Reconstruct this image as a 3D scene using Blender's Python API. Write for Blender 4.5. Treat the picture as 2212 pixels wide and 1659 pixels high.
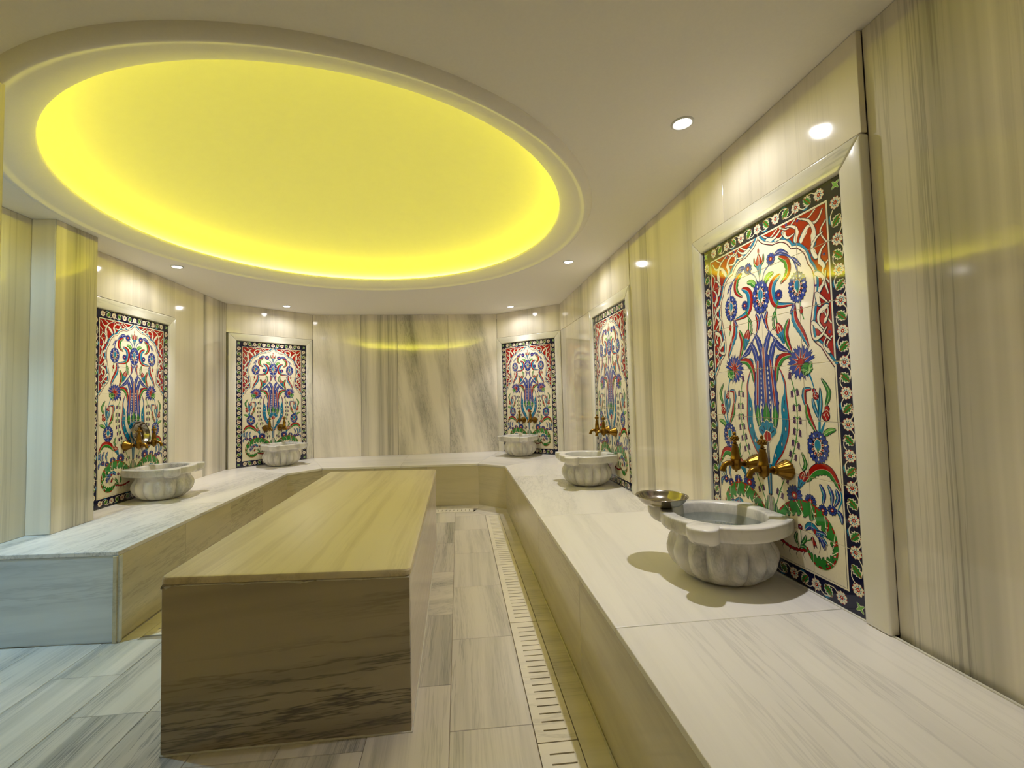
import bpy, bmesh, math, random
from mathutils import Vector, Matrix
from mathutils.geometry import tessellate_polygon

random.seed(7)
for o in list(bpy.data.objects):
    bpy.data.objects.remove(o)
S = bpy.context.scene
COL = S.collection
W, H = 2212, 1659

# ------------------------------------------------------------------ camera, exposure, world
CF, CYAW, CPITCH, CROLL, CZ = 939.22, -0.0884, 0.0441, -0.0243, 1.1825
cd = bpy.data.cameras.new('camera')
cd.sensor_fit = 'HORIZONTAL'; cd.sensor_width = 36.0
cd.lens = CF / W * 36.0
cd.shift_x = 33.56 / W; cd.shift_y = -14.78 / W
cd.clip_start = 0.02
cam = bpy.data.objects.new('camera', cd); COL.objects.link(cam); S.camera = cam
_cy, _sy, _cp, _sp = math.cos(CYAW), math.sin(CYAW), math.cos(CPITCH), math.sin(CPITCH)
FW = Vector((-_sy * _cp, _cy * _cp, _sp)); R0 = Vector((_cy, _sy, 0)); U0 = R0.cross(FW)
RT = R0 * math.cos(CROLL) + U0 * math.sin(CROLL); UP = U0 * math.cos(CROLL) - R0 * math.sin(CROLL)
cam.matrix_world = Matrix(((RT.x, UP.x, -FW.x, 0), (RT.y, UP.y, -FW.y, 0), (RT.z, UP.z, -FW.z, CZ), (0, 0, 0, 1)))

S.view_settings.view_transform = 'Standard'
S.view_settings.look = 'None'
S.view_settings.gamma = 1.0
S.view_settings.use_curve_mapping = False
S.view_settings.exposure = 0.0
S.cycles.use_denoising = True
S.cycles.max_bounces = 10
S.cycles.diffuse_bounces = 7
S.cycles.glossy_bounces = 4
S.cycles.caustics_reflective = False
S.cycles.caustics_refractive = False
S.cycles.sample_clamp_indirect = 6.0

wd = bpy.data.worlds.new('world'); S.world = wd; wd.use_nodes = True
wd.node_tree.nodes['Background'].inputs[0].default_value = (0.02, 0.02, 0.02, 1)
wd.node_tree.nodes['Background'].inputs[1].default_value = 0.2

SPOT_W = 59.0          # narrow beam of each ceiling downlight
WIDE_W = 9.0           # its wide spill
LED_S = 100.0           # emission strength of the yellow cove strip
LED_RGB = (1.0, 0.93, 0.045)
COOL_W = 105.0          # cool ceiling lamp of the corridor on the left

# ------------------------------------------------------------------ room measures
HC, ZB = 2.296, 0.45
XR = 1.26
def xl(y): return -2.5456 - 0.0041 * y
LD, DB, BD, DR = (-2.5654, 5.0639), (-1.859, 5.7793), (0.5371, 5.8354), (1.2602, 5.1919)
I1, I2, I3, I4, I5 = (-1.7173, 2.381), (-1.751, 4.6308), (-1.4856, 4.9007), (0.2, 4.8167), (0.4746, 4.5787)
T1, T2, T3, T4 = (-1.0232, 1.6111), (-0.1889, 1.6184), (-0.2022, 3.6804), (-1.0469, 3.6752)
SPOTS = [(0.9475, 1.677), (0.942, 3.529), (0.671, 5.332), (-1.977, 5.23), (-2.2484, 3.69)]
DOME_C, R_LIP, R_OUT = (-0.712, 2.857), 1.382, 1.570

# ------------------------------------------------------------------ helpers
def lin(r, g, b):
    f = lambda c: c / 12.92 if c <= 0.04045 else ((c + 0.055) / 1.055) ** 2.4
    return (f(r / 255), f(g / 255), f(b / 255), 1.0)

def simple_mat(name, rgb, rough=0.4, metal=0.0, spec=0.5, coat=0.0, noise=0.0, nscale=30.0):
    m = bpy.data.materials.new(name); m.use_nodes = True
    nt = m.node_tree; b = nt.nodes['Principled BSDF']
    b.inputs['Base Color'].default_value = rgb
    b.inputs['Roughness'].default_value = rough
    b.inputs['Metallic'].default_value = metal
    b.inputs['Specular IOR Level'].default_value = spec
    b.inputs['Coat Weight'].default_value = coat
    b.inputs['Coat Roughness'].default_value = 0.05
    if noise > 0:
        tc = nt.nodes.new('ShaderNodeTexCoord'); n = nt.nodes.new('ShaderNodeTexNoise')
        n.inputs['Scale'].default_value = nscale; n.inputs['Detail'].default_value = 5
        nt.links.new(tc.outputs['Object'], n.inputs['Vector'])
        mx = nt.nodes.new('ShaderNodeMix'); mx.data_type = 'RGBA'; mx.blend_type = 'MULTIPLY'
        mx.inputs[0].default_value = noise
        mx.inputs[6].default_value = rgb
        nt.links.new(n.outputs['Fac'], mx.inputs[7])
        nt.links.new(mx.outputs[2], b.inputs['Base Color'])
    return m

def emit_mat(name, rgb, strength):
    m = bpy.data.materials.new(name); m.use_nodes = True
    nt = m.node_tree; nt.nodes.remove(nt.nodes['Principled BSDF'])
    e = nt.nodes.new('ShaderNodeEmission'); e.inputs[0].default_value = (*rgb, 1); e.inputs[1].default_value = strength
    nt.links.new(e.outputs[0], nt.nodes['Material Output'].inputs[0])
    return m

def marble(name, scale, base, mid, dark, rough, warp=0.05, lines=0.8, coat=0.0, FINE=0.75, BROAD=0.45, bs=0.32, det=6, nr=0.68):
    """Veined marble: noise stretched along one local axis. Object properties 'vein' (how streaky) and 'tilt' steer it."""
    m = bpy.data.materials.new(name); m.use_nodes = True
    nt = m.node_tree; N = nt.nodes; L = nt.links
    b = N['Principled BSDF']
    def nd(t, **kw):
        n = N.new(t)
        for k, v in kw.items(): setattr(n, k, v)
        return n
    def math_(op, a, c=None):
        n = nd('ShaderNodeMath', operation=op)
        for i, v in enumerate((a, c)):
            if v is None: continue
            if isinstance(v, (int, float)): n.inputs[i].default_value = v
            else: L.new(v, n.inputs[i])
        return n.outputs[0]
    tc = nd('ShaderNodeTexCoord'); oi = nd('ShaderNodeObjectInfo')
    av = nd('ShaderNodeAttribute', attribute_type='OBJECT', attribute_name='vein')
    at = nd('ShaderNodeAttribute', attribute_type='OBJECT', attribute_name='tilt')
    # low-frequency wander
    wn = nd('ShaderNodeTexNoise'); wn.inputs['Scale'].default_value = 1.3; wn.inputs['Detail'].default_value = 2
    off = nd('ShaderNodeVectorMath', operation='SCALE'); off.inputs[0].default_value = (17.3, 29.1, 11.7)
    L.new(oi.outputs['Random'], off.inputs['Scale'])
    add = nd('ShaderNodeVectorMath', operation='ADD'); L.new(tc.outputs['Object'], add.inputs[0]); L.new(off.outputs[0], add.inputs[1])
    L.new(add.outputs[0], wn.inputs['Vector'])
    ws = nd('ShaderNodeVectorMath', operation='MULTIPLY_ADD'); L.new(wn.outputs['Color'], ws.inputs[0])
    ws.inputs[1].default_value = (warp, warp, warp); L.new(add.outputs[0], ws.inputs[2])
    sep = nd('ShaderNodeSeparateXYZ'); L.new(ws.outputs[0], sep.inputs[0])
    long_ax = min(range(3), key=lambda i: scale[i])
    outs = [sep.outputs[0], sep.outputs[1], sep.outputs[2]]
    comb = nd('ShaderNodeCombineXYZ')
    for i in range(3):
        v = outs[i]
        if i != long_ax:
            v = math_('ADD', v, math_('MULTIPLY', outs[long_ax], at.outputs['Fac']))
        L.new(math_('MULTIPLY', v, scale[i]), comb.inputs[i])
    P = comb.outputs[0]
    n1 = nd('ShaderNodeTexNoise'); n1.inputs['Scale'].default_value = 1.0; n1.inputs['Detail'].default_value = det; n1.inputs['Roughness'].default_value = nr
    L.new(P, n1.inputs['Vector'])
    n2 = nd('ShaderNodeTexNoise'); n2.inputs['Scale'].default_value = bs; n2.inputs['Detail'].default_value = 2
    L.new(P, n2.inputs['Vector'])
    n3 = nd('ShaderNodeTexNoise'); n3.inputs['Scale'].default_value = 2.6; n3.inputs['Detail'].default_value = 4; n3.inputs['Roughness'].default_value = 0.7
    L.new(P, n3.inputs['Vector'])
    def ramp(fac, stops):
        r = nd('ShaderNodeValToRGB')
        while len(r.color_ramp.elements) < len(stops): r.color_ramp.elements.new(0.5)
        for e, (p, c) in zip(r.color_ramp.elements, stops):
            e.position = p; e.color = (c, c, c, 1)
        L.new(fac, r.inputs[0]); return r.outputs[0]
    broad = ramp(n2.outputs['Fac'], [(0.44, 0), (0.72, 1)])
    fine = ramp(n1.outputs['Fac'], [(0.46, 0), (0.78, 1)])
    hair = ramp(n3.outputs['Fac'], [(0.0, 0), (0.46, 0), (0.5, 1), (0.54, 0), (1.0, 0)])
    k = math_('MULTIPLY', math_('ADD', math_('MULTIPLY', fine, FINE), math_('MULTIPLY', broad, BROAD)), av.outputs['Fac'])
    k2 = math_('MULTIPLY', math_('MULTIPLY', hair, broad), math_('MULTIPLY', av.outputs['Fac'], lines))
    m1 = nd('ShaderNodeMix', data_type='RGBA'); m1.clamp_factor = True
    L.new(k, m1.inputs[0]); m1.inputs[6].default_value = base; m1.inputs[7].default_value = mid
    m2 = nd('ShaderNodeMix', data_type='RGBA'); m2.clamp_factor = True
    L.new(k2, m2.inputs[0]); L.new(m1.outputs[2], m2.inputs[6]); m2.inputs[7].default_value = dark
    L.new(m2.outputs[2], b.inputs['Base Color'])
    rr = math_('ADD', math_('MULTIPLY', n3.outputs['Fac'], rough * 0.35), rough * 0.82)
    L.new(rr, b.inputs['Roughness'])
    b.inputs['Specular IOR Level'].default_value = 0.5
    b.inputs['Coat Weight'].default_value = coat; b.inputs['Coat Roughness'].default_value = 0.04
    return m

CREAM = lin(231, 223, 207); GREY = lin(168, 165, 156); DARKV = lin(78, 80, 80)
M_WALL = marble('wall_marble', (8, 8, 0.07), CREAM, lin(158, 154, 142), lin(86, 86, 80), 0.085, warp=0.018, lines=0.55, FINE=0.6, BROAD=0.8, bs=0.42, det=3.5, nr=0.6)
M_FRAME = marble('frame_marble', (5, 5, 0.5), lin(232, 228, 216), lin(205, 202, 190), lin(150, 150, 145), 0.16)
M_BENCH = marble('bench_marble', (0.20, 6, 6), lin(228, 223, 215), lin(172, 169, 167), lin(100, 100, 104), 0.30, warp=0.02, lines=0.9, FINE=0.6, BROAD=0.6)
M_RISER = marble('riser_marble', (0.55, 7, 7), lin(198, 188, 160), lin(150, 143, 124), lin(92, 92, 90), 0.16, warp=0.015, det=4)
M_TABLE = marble('table_marble', (0.22, 8, 8), lin(218, 206, 176), lin(176, 160, 128), lin(112, 104, 86), 0.38)
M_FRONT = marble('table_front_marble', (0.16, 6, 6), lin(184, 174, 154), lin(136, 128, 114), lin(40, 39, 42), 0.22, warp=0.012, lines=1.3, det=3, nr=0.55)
M_END_COOL_LIT = marble('bench_end_cool_lit_marble', (0.2, 6, 6), lin(206, 210, 210), lin(150, 156, 162), lin(96, 102, 112), 0.22, warp=0.015, det=3.5)  # bench marble with the cool corridor light tinted into its bluish grey
M_SIDE = marble('table_side_marble', (0.3, 9, 9), lin(212, 200, 186), lin(186, 174, 160), lin(140, 130, 120), 0.22)
M_FLOOR = marble('floor_marble', (13, 0.30, 13), lin(214, 206, 195), lin(146, 144, 138), lin(92, 93, 92), 0.30, warp=0.02, lines=0.9, FINE=0.85, BROAD=0.5, det=5)
M_GRATE = marble('grate_marble', (0.8, 6, 6), lin(230, 222, 205), lin(205, 196, 178), lin(160, 152, 138), 0.30)
M_BASIN = marble('basin_marble', (11, 4.5, 2.6), lin(218, 214, 206), lin(146, 146, 144), lin(78, 80, 84), 0.24, warp=0.05, lines=0.45, FINE=0.95, BROAD=0.5, bs=0.5)
M_GROUT = simple_mat('white_grout', lin(222, 218, 204), 0.75, noise=0.25, nscale=90)
M_DIRT = simple_mat('floor_joint', lin(166, 152, 130), 0.85, noise=0.4, nscale=60)
M_CEIL = simple_mat('ceiling_paint', lin(240, 236, 230), 0.75, noise=0.06, nscale=120)
M_DOME = simple_mat('dome_paint', lin(218, 215, 186), 0.8, noise=0.04, nscale=20)
M_BRASS = simple_mat('old_brass', lin(150, 112, 44), 0.30, metal=1.0, noise=0.45, nscale=55)
M_STEEL = simple_mat('bowl_steel', lin(168, 160, 146), 0.16, metal=1.0, noise=0.22, nscale=24)
M_TRIM = simple_mat('downlight_trim', lin(215, 215, 212), 0.3, noise=0.05)
M_LENS = emit_mat('downlight_lens', (1.0, 0.97, 0.93), 22.0)
M_LED = emit_mat('cove_led', LED_RGB, LED_S)

def mesh_obj(name, bm, mats, parent=None, smooth=False):
    me = bpy.data.meshes.new(name); bm.to_mesh(me); bm.free()
    for m in (mats if isinstance(mats, (list, tuple)) else [mats]): me.materials.append(m)
    if smooth:
        for p in me.polygons: p.use_smooth = True
    o = bpy.data.objects.new(name, me); COL.objects.link(o)
    if parent is not None: o.parent = parent
    return o

def auto_smooth(o, deg=40):
    me = o.data
    bm = bmesh.new(); bm.from_mesh(me)
    for f in bm.faces: f.smooth = True
    a = math.radians(deg)
    for e in bm.edges:
        e.smooth = not (len(e.link_faces) == 2 and e.calc_face_angle(0) > a)
    bm.to_mesh(me); bm.free()

def empty(name, loc=(0, 0, 0), rz=0.0, label=None, cat=None, group=None):
    o = bpy.data.objects.new(name, None); COL.objects.link(o)
    o.empty_display_size = 0.05
    o.location = loc; o.rotation_euler = (0, 0, rz)
    if label: o['label'] = label
    if cat: o['category'] = cat
    if group: o['group'] = group
    return o

def prism_bm(poly, z0, z1, bevel=0.0, seg=2, ztop=None):
    """Upright prism over a 2-D polygon; ztop may give one height per corner."""
    bm = bmesh.new()
    a = sum(poly[i][0] * poly[(i + 1) % len(poly)][1] - poly[(i + 1) % len(poly)][0] * poly[i][1] for i in range(len(poly)))
    idx = list(range(len(poly)))
    if a < 0: idx.reverse()
    lo = [bm.verts.new((poly[i][0], poly[i][1], z0)) for i in idx]
    hi = [bm.verts.new((poly[i][0], poly[i][1], ztop[i] if ztop else z1)) for i in idx]
    n = len(idx)
    bm.faces.new(list(reversed(lo))); top = bm.faces.new(hi)
    for i in range(n):
        bm.faces.new((lo[i], lo[(i + 1) % n], hi[(i + 1) % n], hi[i]))
    if bevel > 0:
        bmesh.ops.bevel(bm, geom=list(bm.edges), offset=bevel, segments=seg, affect='EDGES', profile=0.5)
    return bm

def box_bm(x0, x1, y0, y1, z0, z1, bevel=0.0, seg=2):
    return prism_bm([(x0, y0), (x1, y0), (x1, y1), (x0, y1)], z0, z1, bevel, seg)

def add_box(bm, x0, x1, y0, y1, z0, z1):
    v = [bm.verts.new(p) for p in ((x0, y0, z0), (x1, y0, z0), (x1, y1, z0), (x0, y1, z0), (x0, y0, z1), (x1, y0, z1), (x1, y1, z1), (x0, y1, z1))]
    for f in ((3, 2, 1, 0), (4, 5, 6, 7), (0, 1, 5, 4), (1, 2, 6, 5), (2, 3, 7, 6), (3, 0, 4, 7)):
        bm.faces.new([v[i] for i in f])

def lathe_bm(prof, seg=48, bm=None, mat=Matrix.Identity(4), fn=None, close=False):
    """Revolve (r, z) about z. fn(theta, r, z) may return another r."""
    bm = bm or bmesh.new()
    rings = []
    for (r, z) in prof:
        if r < 1e-6:
            rings.append([bm.verts.new(mat @ Vector((0, 0, z)))])
        else:
            ring = []
            for i in range(seg):
                t = 2 * math.pi * i / seg
                rr = fn(t, r, z) if fn else r
                ring.append(bm.verts.new(mat @ Vector((rr * math.cos(t), rr * math.sin(t), z))))
            rings.append(ring)
    pairs = list(zip(rings, rings[1:]))
    if close: pairs.append((rings[-1], rings[0]))
    for a, b in pairs:
        for i in range(seg):
            j = (i + 1) % seg
            if len(a) == 1 and len(b) == 1: continue
            if len(a) == 1: bm.faces.new((a[0], b[j], b[i]))
            elif len(b) == 1: bm.faces.new((a[i], a[j], b[0]))
            else: bm.faces.new((a[i], a[j], b[j], b[i]))
    return bm

def tube_bm(pts, radii, seg=14, bm=None, flat=1.0):
    bm = bm or bmesh.new()
    pts = [Vector(p) for p in pts]
    rings = []
    up = Vector((1, 0, 0))
    for i, p in enumerate(pts):
        d = (pts[min(i + 1, len(pts) - 1)] - pts[max(i - 1, 0)]).normalized()
        a = up - d * up.dot(d)
        if a.length < 1e-4: a = Vector((0, 1, 0)) - d * d.y
        a.normalize(); c = d.cross(a)
        r = radii[i] if isinstance(radii, (list, tuple)) else radii
        rings.append([bm.verts.new(p + a * (r * math.cos(2 * math.pi * k / seg)) + c * (r * flat * math.sin(2 * math.pi * k / seg))) for k in range(seg)])
    for a, b in zip(rings, rings[1:]):
        for k in range(seg):
            bm.faces.new((a[k], b[k], b[(k + 1) % seg], a[(k + 1) % seg]))
    bm.faces.new(rings[0]); bm.faces.new(list(reversed(rings[-1])))
    bmesh.ops.recalc_face_normals(bm, faces=bm.faces)
    return bm

def struct(name, bm, mat):
    o = mesh_obj(name, bm, mat); o['kind'] = 'structure'; return o

def slab_wall(parent, a, b, s0, s1, z0, z1, t=0.02, proud=0.0, vein=0.6, tilt=0.0, name='slab', mat=None, gap=0.0012, bevel=0.0012):
    """Upright marble slab on the wall line a->b (seen left to right from inside); its face stands 'proud' of that line."""
    ax, ay = a; bx, by = b
    L = math.hypot(bx - ax, by - ay); dx, dy = (bx - ax) / L, (by - ay) / L
    nx, ny = dy, -dx                                   # towards the room
    mid = (s0 + s1) / 2; w = (s1 - s0) / 2 - gap; h = (z1 - z0) / 2 - gap
    bm = box_bm(-w, w, -t / 2, t / 2, -h, h, bevel, 1)
    o = mesh_obj(name, bm, mat or M_WALL, parent)
    off = proud - t / 2
    o.location = (ax + dx * mid + nx * off, ay + dy * mid + ny * off, (z0 + z1) / 2)
    o.rotation_euler = (0, 0, math.atan2(dy, dx))
    o['vein'] = vein; o['tilt'] = tilt
    return o

def flat_slab(parent, poly, z0, z1, ang, mat, vein, name, bevel=0.0025, gap=0.0008, ztop=None, tilt=0.0, seg=2):
    """Horizontal slab over a world-space polygon; local x runs along 'ang' so that the veins do."""
    cx = sum(p[0] for p in poly) / len(poly); cy = sum(p[1] for p in poly) / len(poly)
    ca, sa = math.cos(ang), math.sin(ang)
    loc = []
    for (x, y) in poly:
        dx, dy = x - cx, y - cy
        loc.append((dx * ca + dy * sa, -dx * sa + dy * ca))
    # shrink a little for the joint
    n = len(loc)
    area = sum(loc[i][0] * loc[(i + 1) % n][1] - loc[(i + 1) % n][0] * loc[i][1] for i in range(n))
    sg = 1 if area > 0 else -1
    ins = []
    for i in range(n):
        p, q, r = Vector(loc[i - 1]), Vector(loc[i]), Vector(loc[(i + 1) % n])
        e1 = (q - p).normalized(); e2 = (r - q).normalized()
        n1 = Vector((-e1.y, e1.x)) * sg; n2 = Vector((-e2.y, e2.x)) * sg
        bis = (n1 + n2); d = max(0.3, bis.dot(n1)); bis = bis / d
        ins.append(tuple(q + bis * gap))
    bm = prism_bm(ins, 0, z1 - z0, bevel, seg, ztop=[z - z0 for z in ztop] if ztop else None)
    o = mesh_obj(name, bm, mat, parent)
    o.location = (cx, cy, z0); o.rotation_euler = (0, 0, ang)
    o['vein'] = vein; o['tilt'] = tilt
    return o

# ------------------------------------------------------------------ floor
def ray_floor_base():
    bm = bmesh.new()
    add_box(bm, -4.3, 1.4, -1.1, 6.0, -0.10, -0.030)
    add_box(bm, -1.49, 0.243, -1.1, 4.548, -0.031, -0.003)
    add_box(bm, -4.3, -1.49, -1.1, 2.43, -0.031, -0.003)
    return struct('floor', bm, M_DIRT)
floor = ray_floor_base()
floor['label'] = 'floor of grey-veined white marble tiles'
_tile_cache = {}
def floor_tile(x0, x1, y0, y1, turn=False, vein=0.75):
    g = 0.0009
    w, h = round(x1 - x0 - 2 * g, 3), round(y1 - y0 - 2 * g, 3)
    if w < 0.01 or h < 0.01: return
    key = (w, h, turn)
    if key not in _tile_cache:
        if turn:
            bm = box_bm(-h / 2, h / 2, -w / 2, w / 2, -0.02, 0, 0.0015, 1)
        else:
            bm = box_bm(-w / 2, w / 2, -h / 2, h / 2, -0.02, 0, 0.0015, 1)
        o = mesh_obj('floor_tile', bm, M_FLOOR, floor); _tile_cache[key] = o.data
    else:
        o = bpy.data.objects.new('floor_tile', _tile_cache[key]); COL.objects.link(o); o.parent = floor
    o.location = ((x0 + x1) / 2, (y0 + y1) / 2, 0)
    if turn: o.rotation_euler = (0, 0, math.pi / 2)
    o['vein'] = vein; o['tilt'] = random.uniform(-0.03, 0.05) if not turn else random.uniform(0.2, 0.5)

XS = [0.242, -0.055, -0.345, -0.635, -0.925, -1.215, -1.50, -1.79, -2.08, -2.37, -2.66, -2.95, -3.24, -3.53, -3.82, -4.20]
OFF = [1.605, 1.859, 1.555, 1.555, 1.845, 1.845, 2.11]
for k in range(len(XS) - 1):
    x1, x0 = XS[k], XS[k + 1]
    off = OFF[k] if k < len(OFF) else (1.83 if k % 2 else 2.11)
    ylo, yhi = (-1.0, 4.543 - 0.0495 * (x1 - 0.2)) if k <= 5 else (1.56, 2.40)
    if k == 1: ylo_extra = None
    js = sorted({ylo, yhi} | {round(off + 0.5855 * n, 4) for n in range(-6, 7) if ylo + 0.02 < off + 0.5855 * n < yhi - 0.02})
    for a, b in zip(js, js[1:]):
        # diagonal wall corner of the floor at the far right: stop short
        if k == 0 and b > 4.40: b = 4.40
        if k == 0 and a >= 4.39: continue
        turn = (k == 1 and 2.3 < a < 2.5) or (k == 4 and 0.5 < a < 1.0)
        floor_tile(x0, x1, a, b, turn, random.uniform(0.7, 1.1))

# margins between the drain grates and the bench
def margin(poly, ang): flat_slab(floor, poly, -0.02, 0.0, ang, M_FLOOR, 0.45, 'margin_slab', bevel=0.0012, seg=1)
yy = [-1.0, 0.1, 1.2, 2.31, 3.10, 3.89, 4.45]
for a, b in zip(yy, yy[1:]): margin([(0.386, a), (0.4745, a), (0.4745, b), (0.386, b)], math.pi / 2)
yy = [2.40, 3.2, 4.0, 4.5]
for a, b in zip(yy, yy[1:]): margin([(-1.72, a), (-1.637, a), (-1.637, b), (-1.735, b)], math.pi / 2)
margin([(-1.40, 4.765), (-0.6, 4.725), (-0.6, 4.855), (-1.47, 4.90)], -0.05)
margin([(-0.6, 4.725), (0.19, 4.683), (0.2, 4.8167), (-0.6, 4.855)], -0.05)
margin([(0.19, 4.683), (0.386, 4.45), (0.4746, 4.45), (0.4746, 4.5787), (0.2, 4.8167)], -0.7)
margin([(0.242, 4.40), (0.386, 4.40), (0.386, 4.45), (0.19, 4.683), (0.133, 4.548)], -0.7)
margin([(-0.0545, 4.402), (0.2405, 4.402), (0.131, 4.545), (-0.0545, 4.556)], math.pi / 2)
margin([(-1.735, 4.5), (-1.637, 4.5), (-1.40, 4.765), (-1.47, 4.90), (-1.745, 4.62)], 0.7)

# drain grates: marble slabs with open slots, lying over a channel
def grate_bm(L, w, n, pitch, s0, sx0, sx1, sw):
    bm = bmesh.new(); t = 0.018
    add_box(bm, 0, sx0, 0, L, -t, 0); add_box(bm, sx1, w, 0, L, -t, 0)
    y = 0.0
    for k in range(n):
        c = s0 + k * pitch
        add_box(bm, sx0, sx1, y, c - sw / 2, -t, 0); y = c + sw / 2
    add_box(bm, sx0, sx1, y, L, -t, 0)
    bmesh.ops.remove_doubles(bm, verts=bm.verts, dist=1e-5)
    return bm
def grate(loc, rz, L, label, bm):
    r = empty('drain_grate', loc, rz, label, 'drain grate', 'slotted marble drain grates along the floor edge')
    o = mesh_obj('slotted_slab', bm, M_GRATE, r); o['vein'] = random.uniform(0.3, 0.7); o['tilt'] = 0.0
    return r
GR = [(2.314, 0.784, 'slotted marble drain grate beside the right bench, second from the camera'),
      (1.522, 0.789, 'slotted marble drain grate nearest the camera with its slots open'),
      (3.102, 0.784, 'slotted marble drain grate beside the right bench, third from the camera'),
      (0.73, 0.789, 'slotted marble drain grate running out under the bottom edge of the photo')]
RG = [(-0.06, 0.786, None), (0.729, 0.787, 'slotted drain grate at the bottom edge of the photo beside the right bench'),
      (1.519, 0.790, 'slotted drain grate beside the right bench, opposite the near end of the table'),
      (2.3125, 0.786, 'slotted drain grate beside the right bench, opposite the middle of the table'),
      (3.101, 0.30, 'short slotted drain grate beside the right bench, opposite the far end of the table'),
      (3.403, 0.99, 'long slotted drain grate ending at the far right corner of the floor')]
for y0, L, lab in RG[1:]:
    n = int((L - 0.05) / 0.0405)
    grate((0.2445, y0, 0), 0, L - 0.002, lab, grate_bm(L - 0.002, 0.139, n, 0.0405, (L - (n - 1) * 0.0405) / 2, 0.031, 0.114, 0.0065))
gb = grate_bm(0.7, 0.137, 16, 0.0405, 0.045, 0.04, 0.10, 0.007)
grate((0.1315, 4.5513, 0), math.pi / 2 + 0.05 - 0.10, 0.7, 'slotted drain grate under the back bench, seen beside the table', gb)
gb2 = grate_bm(0.66, 0.137, 15, 0.0405, 0.045, 0.04, 0.10, 0.007)
grate((-0.585, 4.588, 0), math.pi / 2 - 0.05, 0.66, 'slotted drain grate under the back bench, hidden behind the table', gb2)
for y0, L, lab in [(2.44, 0.9, 'slotted drain grate along the left bench, its end showing left of the table'),
                   (3.342, 0.9, 'slotted drain grate along the left bench, behind the table')]:
    n = int((L - 0.05) / 0.0405)
    grate((-1.635, y0, 0), 0, L - 0.002, lab, grate_bm(L - 0.002, 0.132, n, 0.0405, (L - (n - 1) * 0.0405) / 2, 0.031, 0.105, 0.0065))

# ------------------------------------------------------------------ ceiling and dome
def ceiling():
    bm = bmesh.new(); N = 160
    x0, x1, y0, y1 = -4.4, 1.5, -1.2, 6.2
    inner, outer = [], []
    angs = [2 * math.pi * i / N for i in range(N)]
    for t in angs:
        c, s = math.cos(t), math.sin(t)
        inner.append(bm.verts.new((DOME_C[0] + (R_OUT - 0.004) * c, DOME_C[1] + (R_OUT - 0.004) * s, HC)))
        k = min(((x1 - DOME_C[0]) / c) if c > 1e-9 else 1e9, ((x0 - DOME_C[0]) / c) if c < -1e-9 else 1e9,
                ((y1 - DOME_C[1]) / s) if s > 1e-9 else 1e9, ((y0 - DOME_C[1]) / s) if s < -1e-9 else 1e9)
        outer.append(bm.verts.new((DOME_C[0] + k * c, DOME_C[1] + k * s, HC)))
    for i in range(N):
        j = (i + 1) % N
        bm.faces.new((inner[j], inner[i], outer[i], outer[j]))
    # fill the four corners the radial sampling cuts off
    for cx, cy in ((x0, y0), (x1, y0), (x0, y1), (x1, y1)):
        a = math.atan2(cy - DOME_C[1], cx - DOME_C[0]) % (2 * math.pi)
        i = int(a / (2 * math.pi) * N) % N
        bm.faces.new((outer[(i + 1) % N], outer[i], bm.verts.new((cx, cy, HC))))
    bmesh.ops.recalc_face_normals(bm, faces=bm.faces)
    return struct('ceiling', bm, M_CEIL)
ceil = ceiling()
tm = Matrix.Translation((DOME_C[0], DOME_C[1], 0))
prof = [(1.572, HC + 0.004), (1.570, HC - 0.002), (1.562, HC - 0.012), (1.550, HC - 0.022), (1.538, HC - 0.027), (1.530, HC - 0.0285),
        (1.522, HC - 0.026), (1.512, HC - 0.018), (1.500, HC - 0.0145), (1.480, HC - 0.011), (1.455, HC - 0.004), (1.425, HC + 0.008),
        (1.400, HC + 0.020), (1.387, HC + 0.028), (1.382, HC + 0.033), (1.381, HC + 0.040), (1.381, HC + 0.045), (1.396, HC + 0.045),
        (1.396, HC + 0.040), (1.58, HC + 0.040)]
mould = mesh_obj('moulding', lathe_bm(prof, 192, mat=tm), M_CEIL, ceil); auto_smooth(mould, 50)
dp = [(1.60, HC + 0.038), (1.60, HC + 0.075)]
RB, ZA0, HA = 1.60, HC + 0.075, 0.36
RS = (RB ** 2 + HA ** 2) / (2 * HA); TB = math.asin(RB / RS)
for i in range(1, 25):
    t = TB * (1 - i / 24)
    dp.append((RS * math.sin(t) if i < 24 else 0.0, ZA0 + HA - RS * (1 - math.cos(t))))
dome = mesh_obj('dome', lathe_bm(dp, 160, mat=tm), M_DOME, ceil, smooth=True)
lp = [(1.538 + 0.008 * math.cos(a), HC + 0.071 + 0.008 * math.sin(a)) for a in [2 * math.pi * k / 6 for k in range(6)]]
strip = mesh_obj('light_strip', lathe_bm(lp, 128, mat=tm, close=True), M_LED, ceil, smooth=True)
strip['label'] = 'hidden yellow cove light strip'

# ------------------------------------------------------------------ walls
def backing(name, a, b, z0=0.0, z1=HC, off=0.045, t=0.05, ext=0.0):
    ax, ay = a; bx, by = b
    L = math.hypot(bx - ax, by - ay); dx, dy = (bx - ax) / L, (by - ay) / L
    nx, ny = dy, -dx
    a2 = (ax - dx * ext - nx * off, ay - dy * ext - ny * off); b2 = (bx + dx * ext - nx * off, by + dy * ext - ny * off)
    poly = [a2, b2, (b2[0] - nx * t, b2[1] - ny * t), (a2[0] - nx * t, a2[1] - ny * t)]
    return struct(name, prism_bm(poly, z0, z1), M_GROUT)

PW, PH, PZ = 0.81, 1.43, 0.4545
FWID = 0.082
ZF = PZ + PH + FWID + 0.003     # top of the frames

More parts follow.
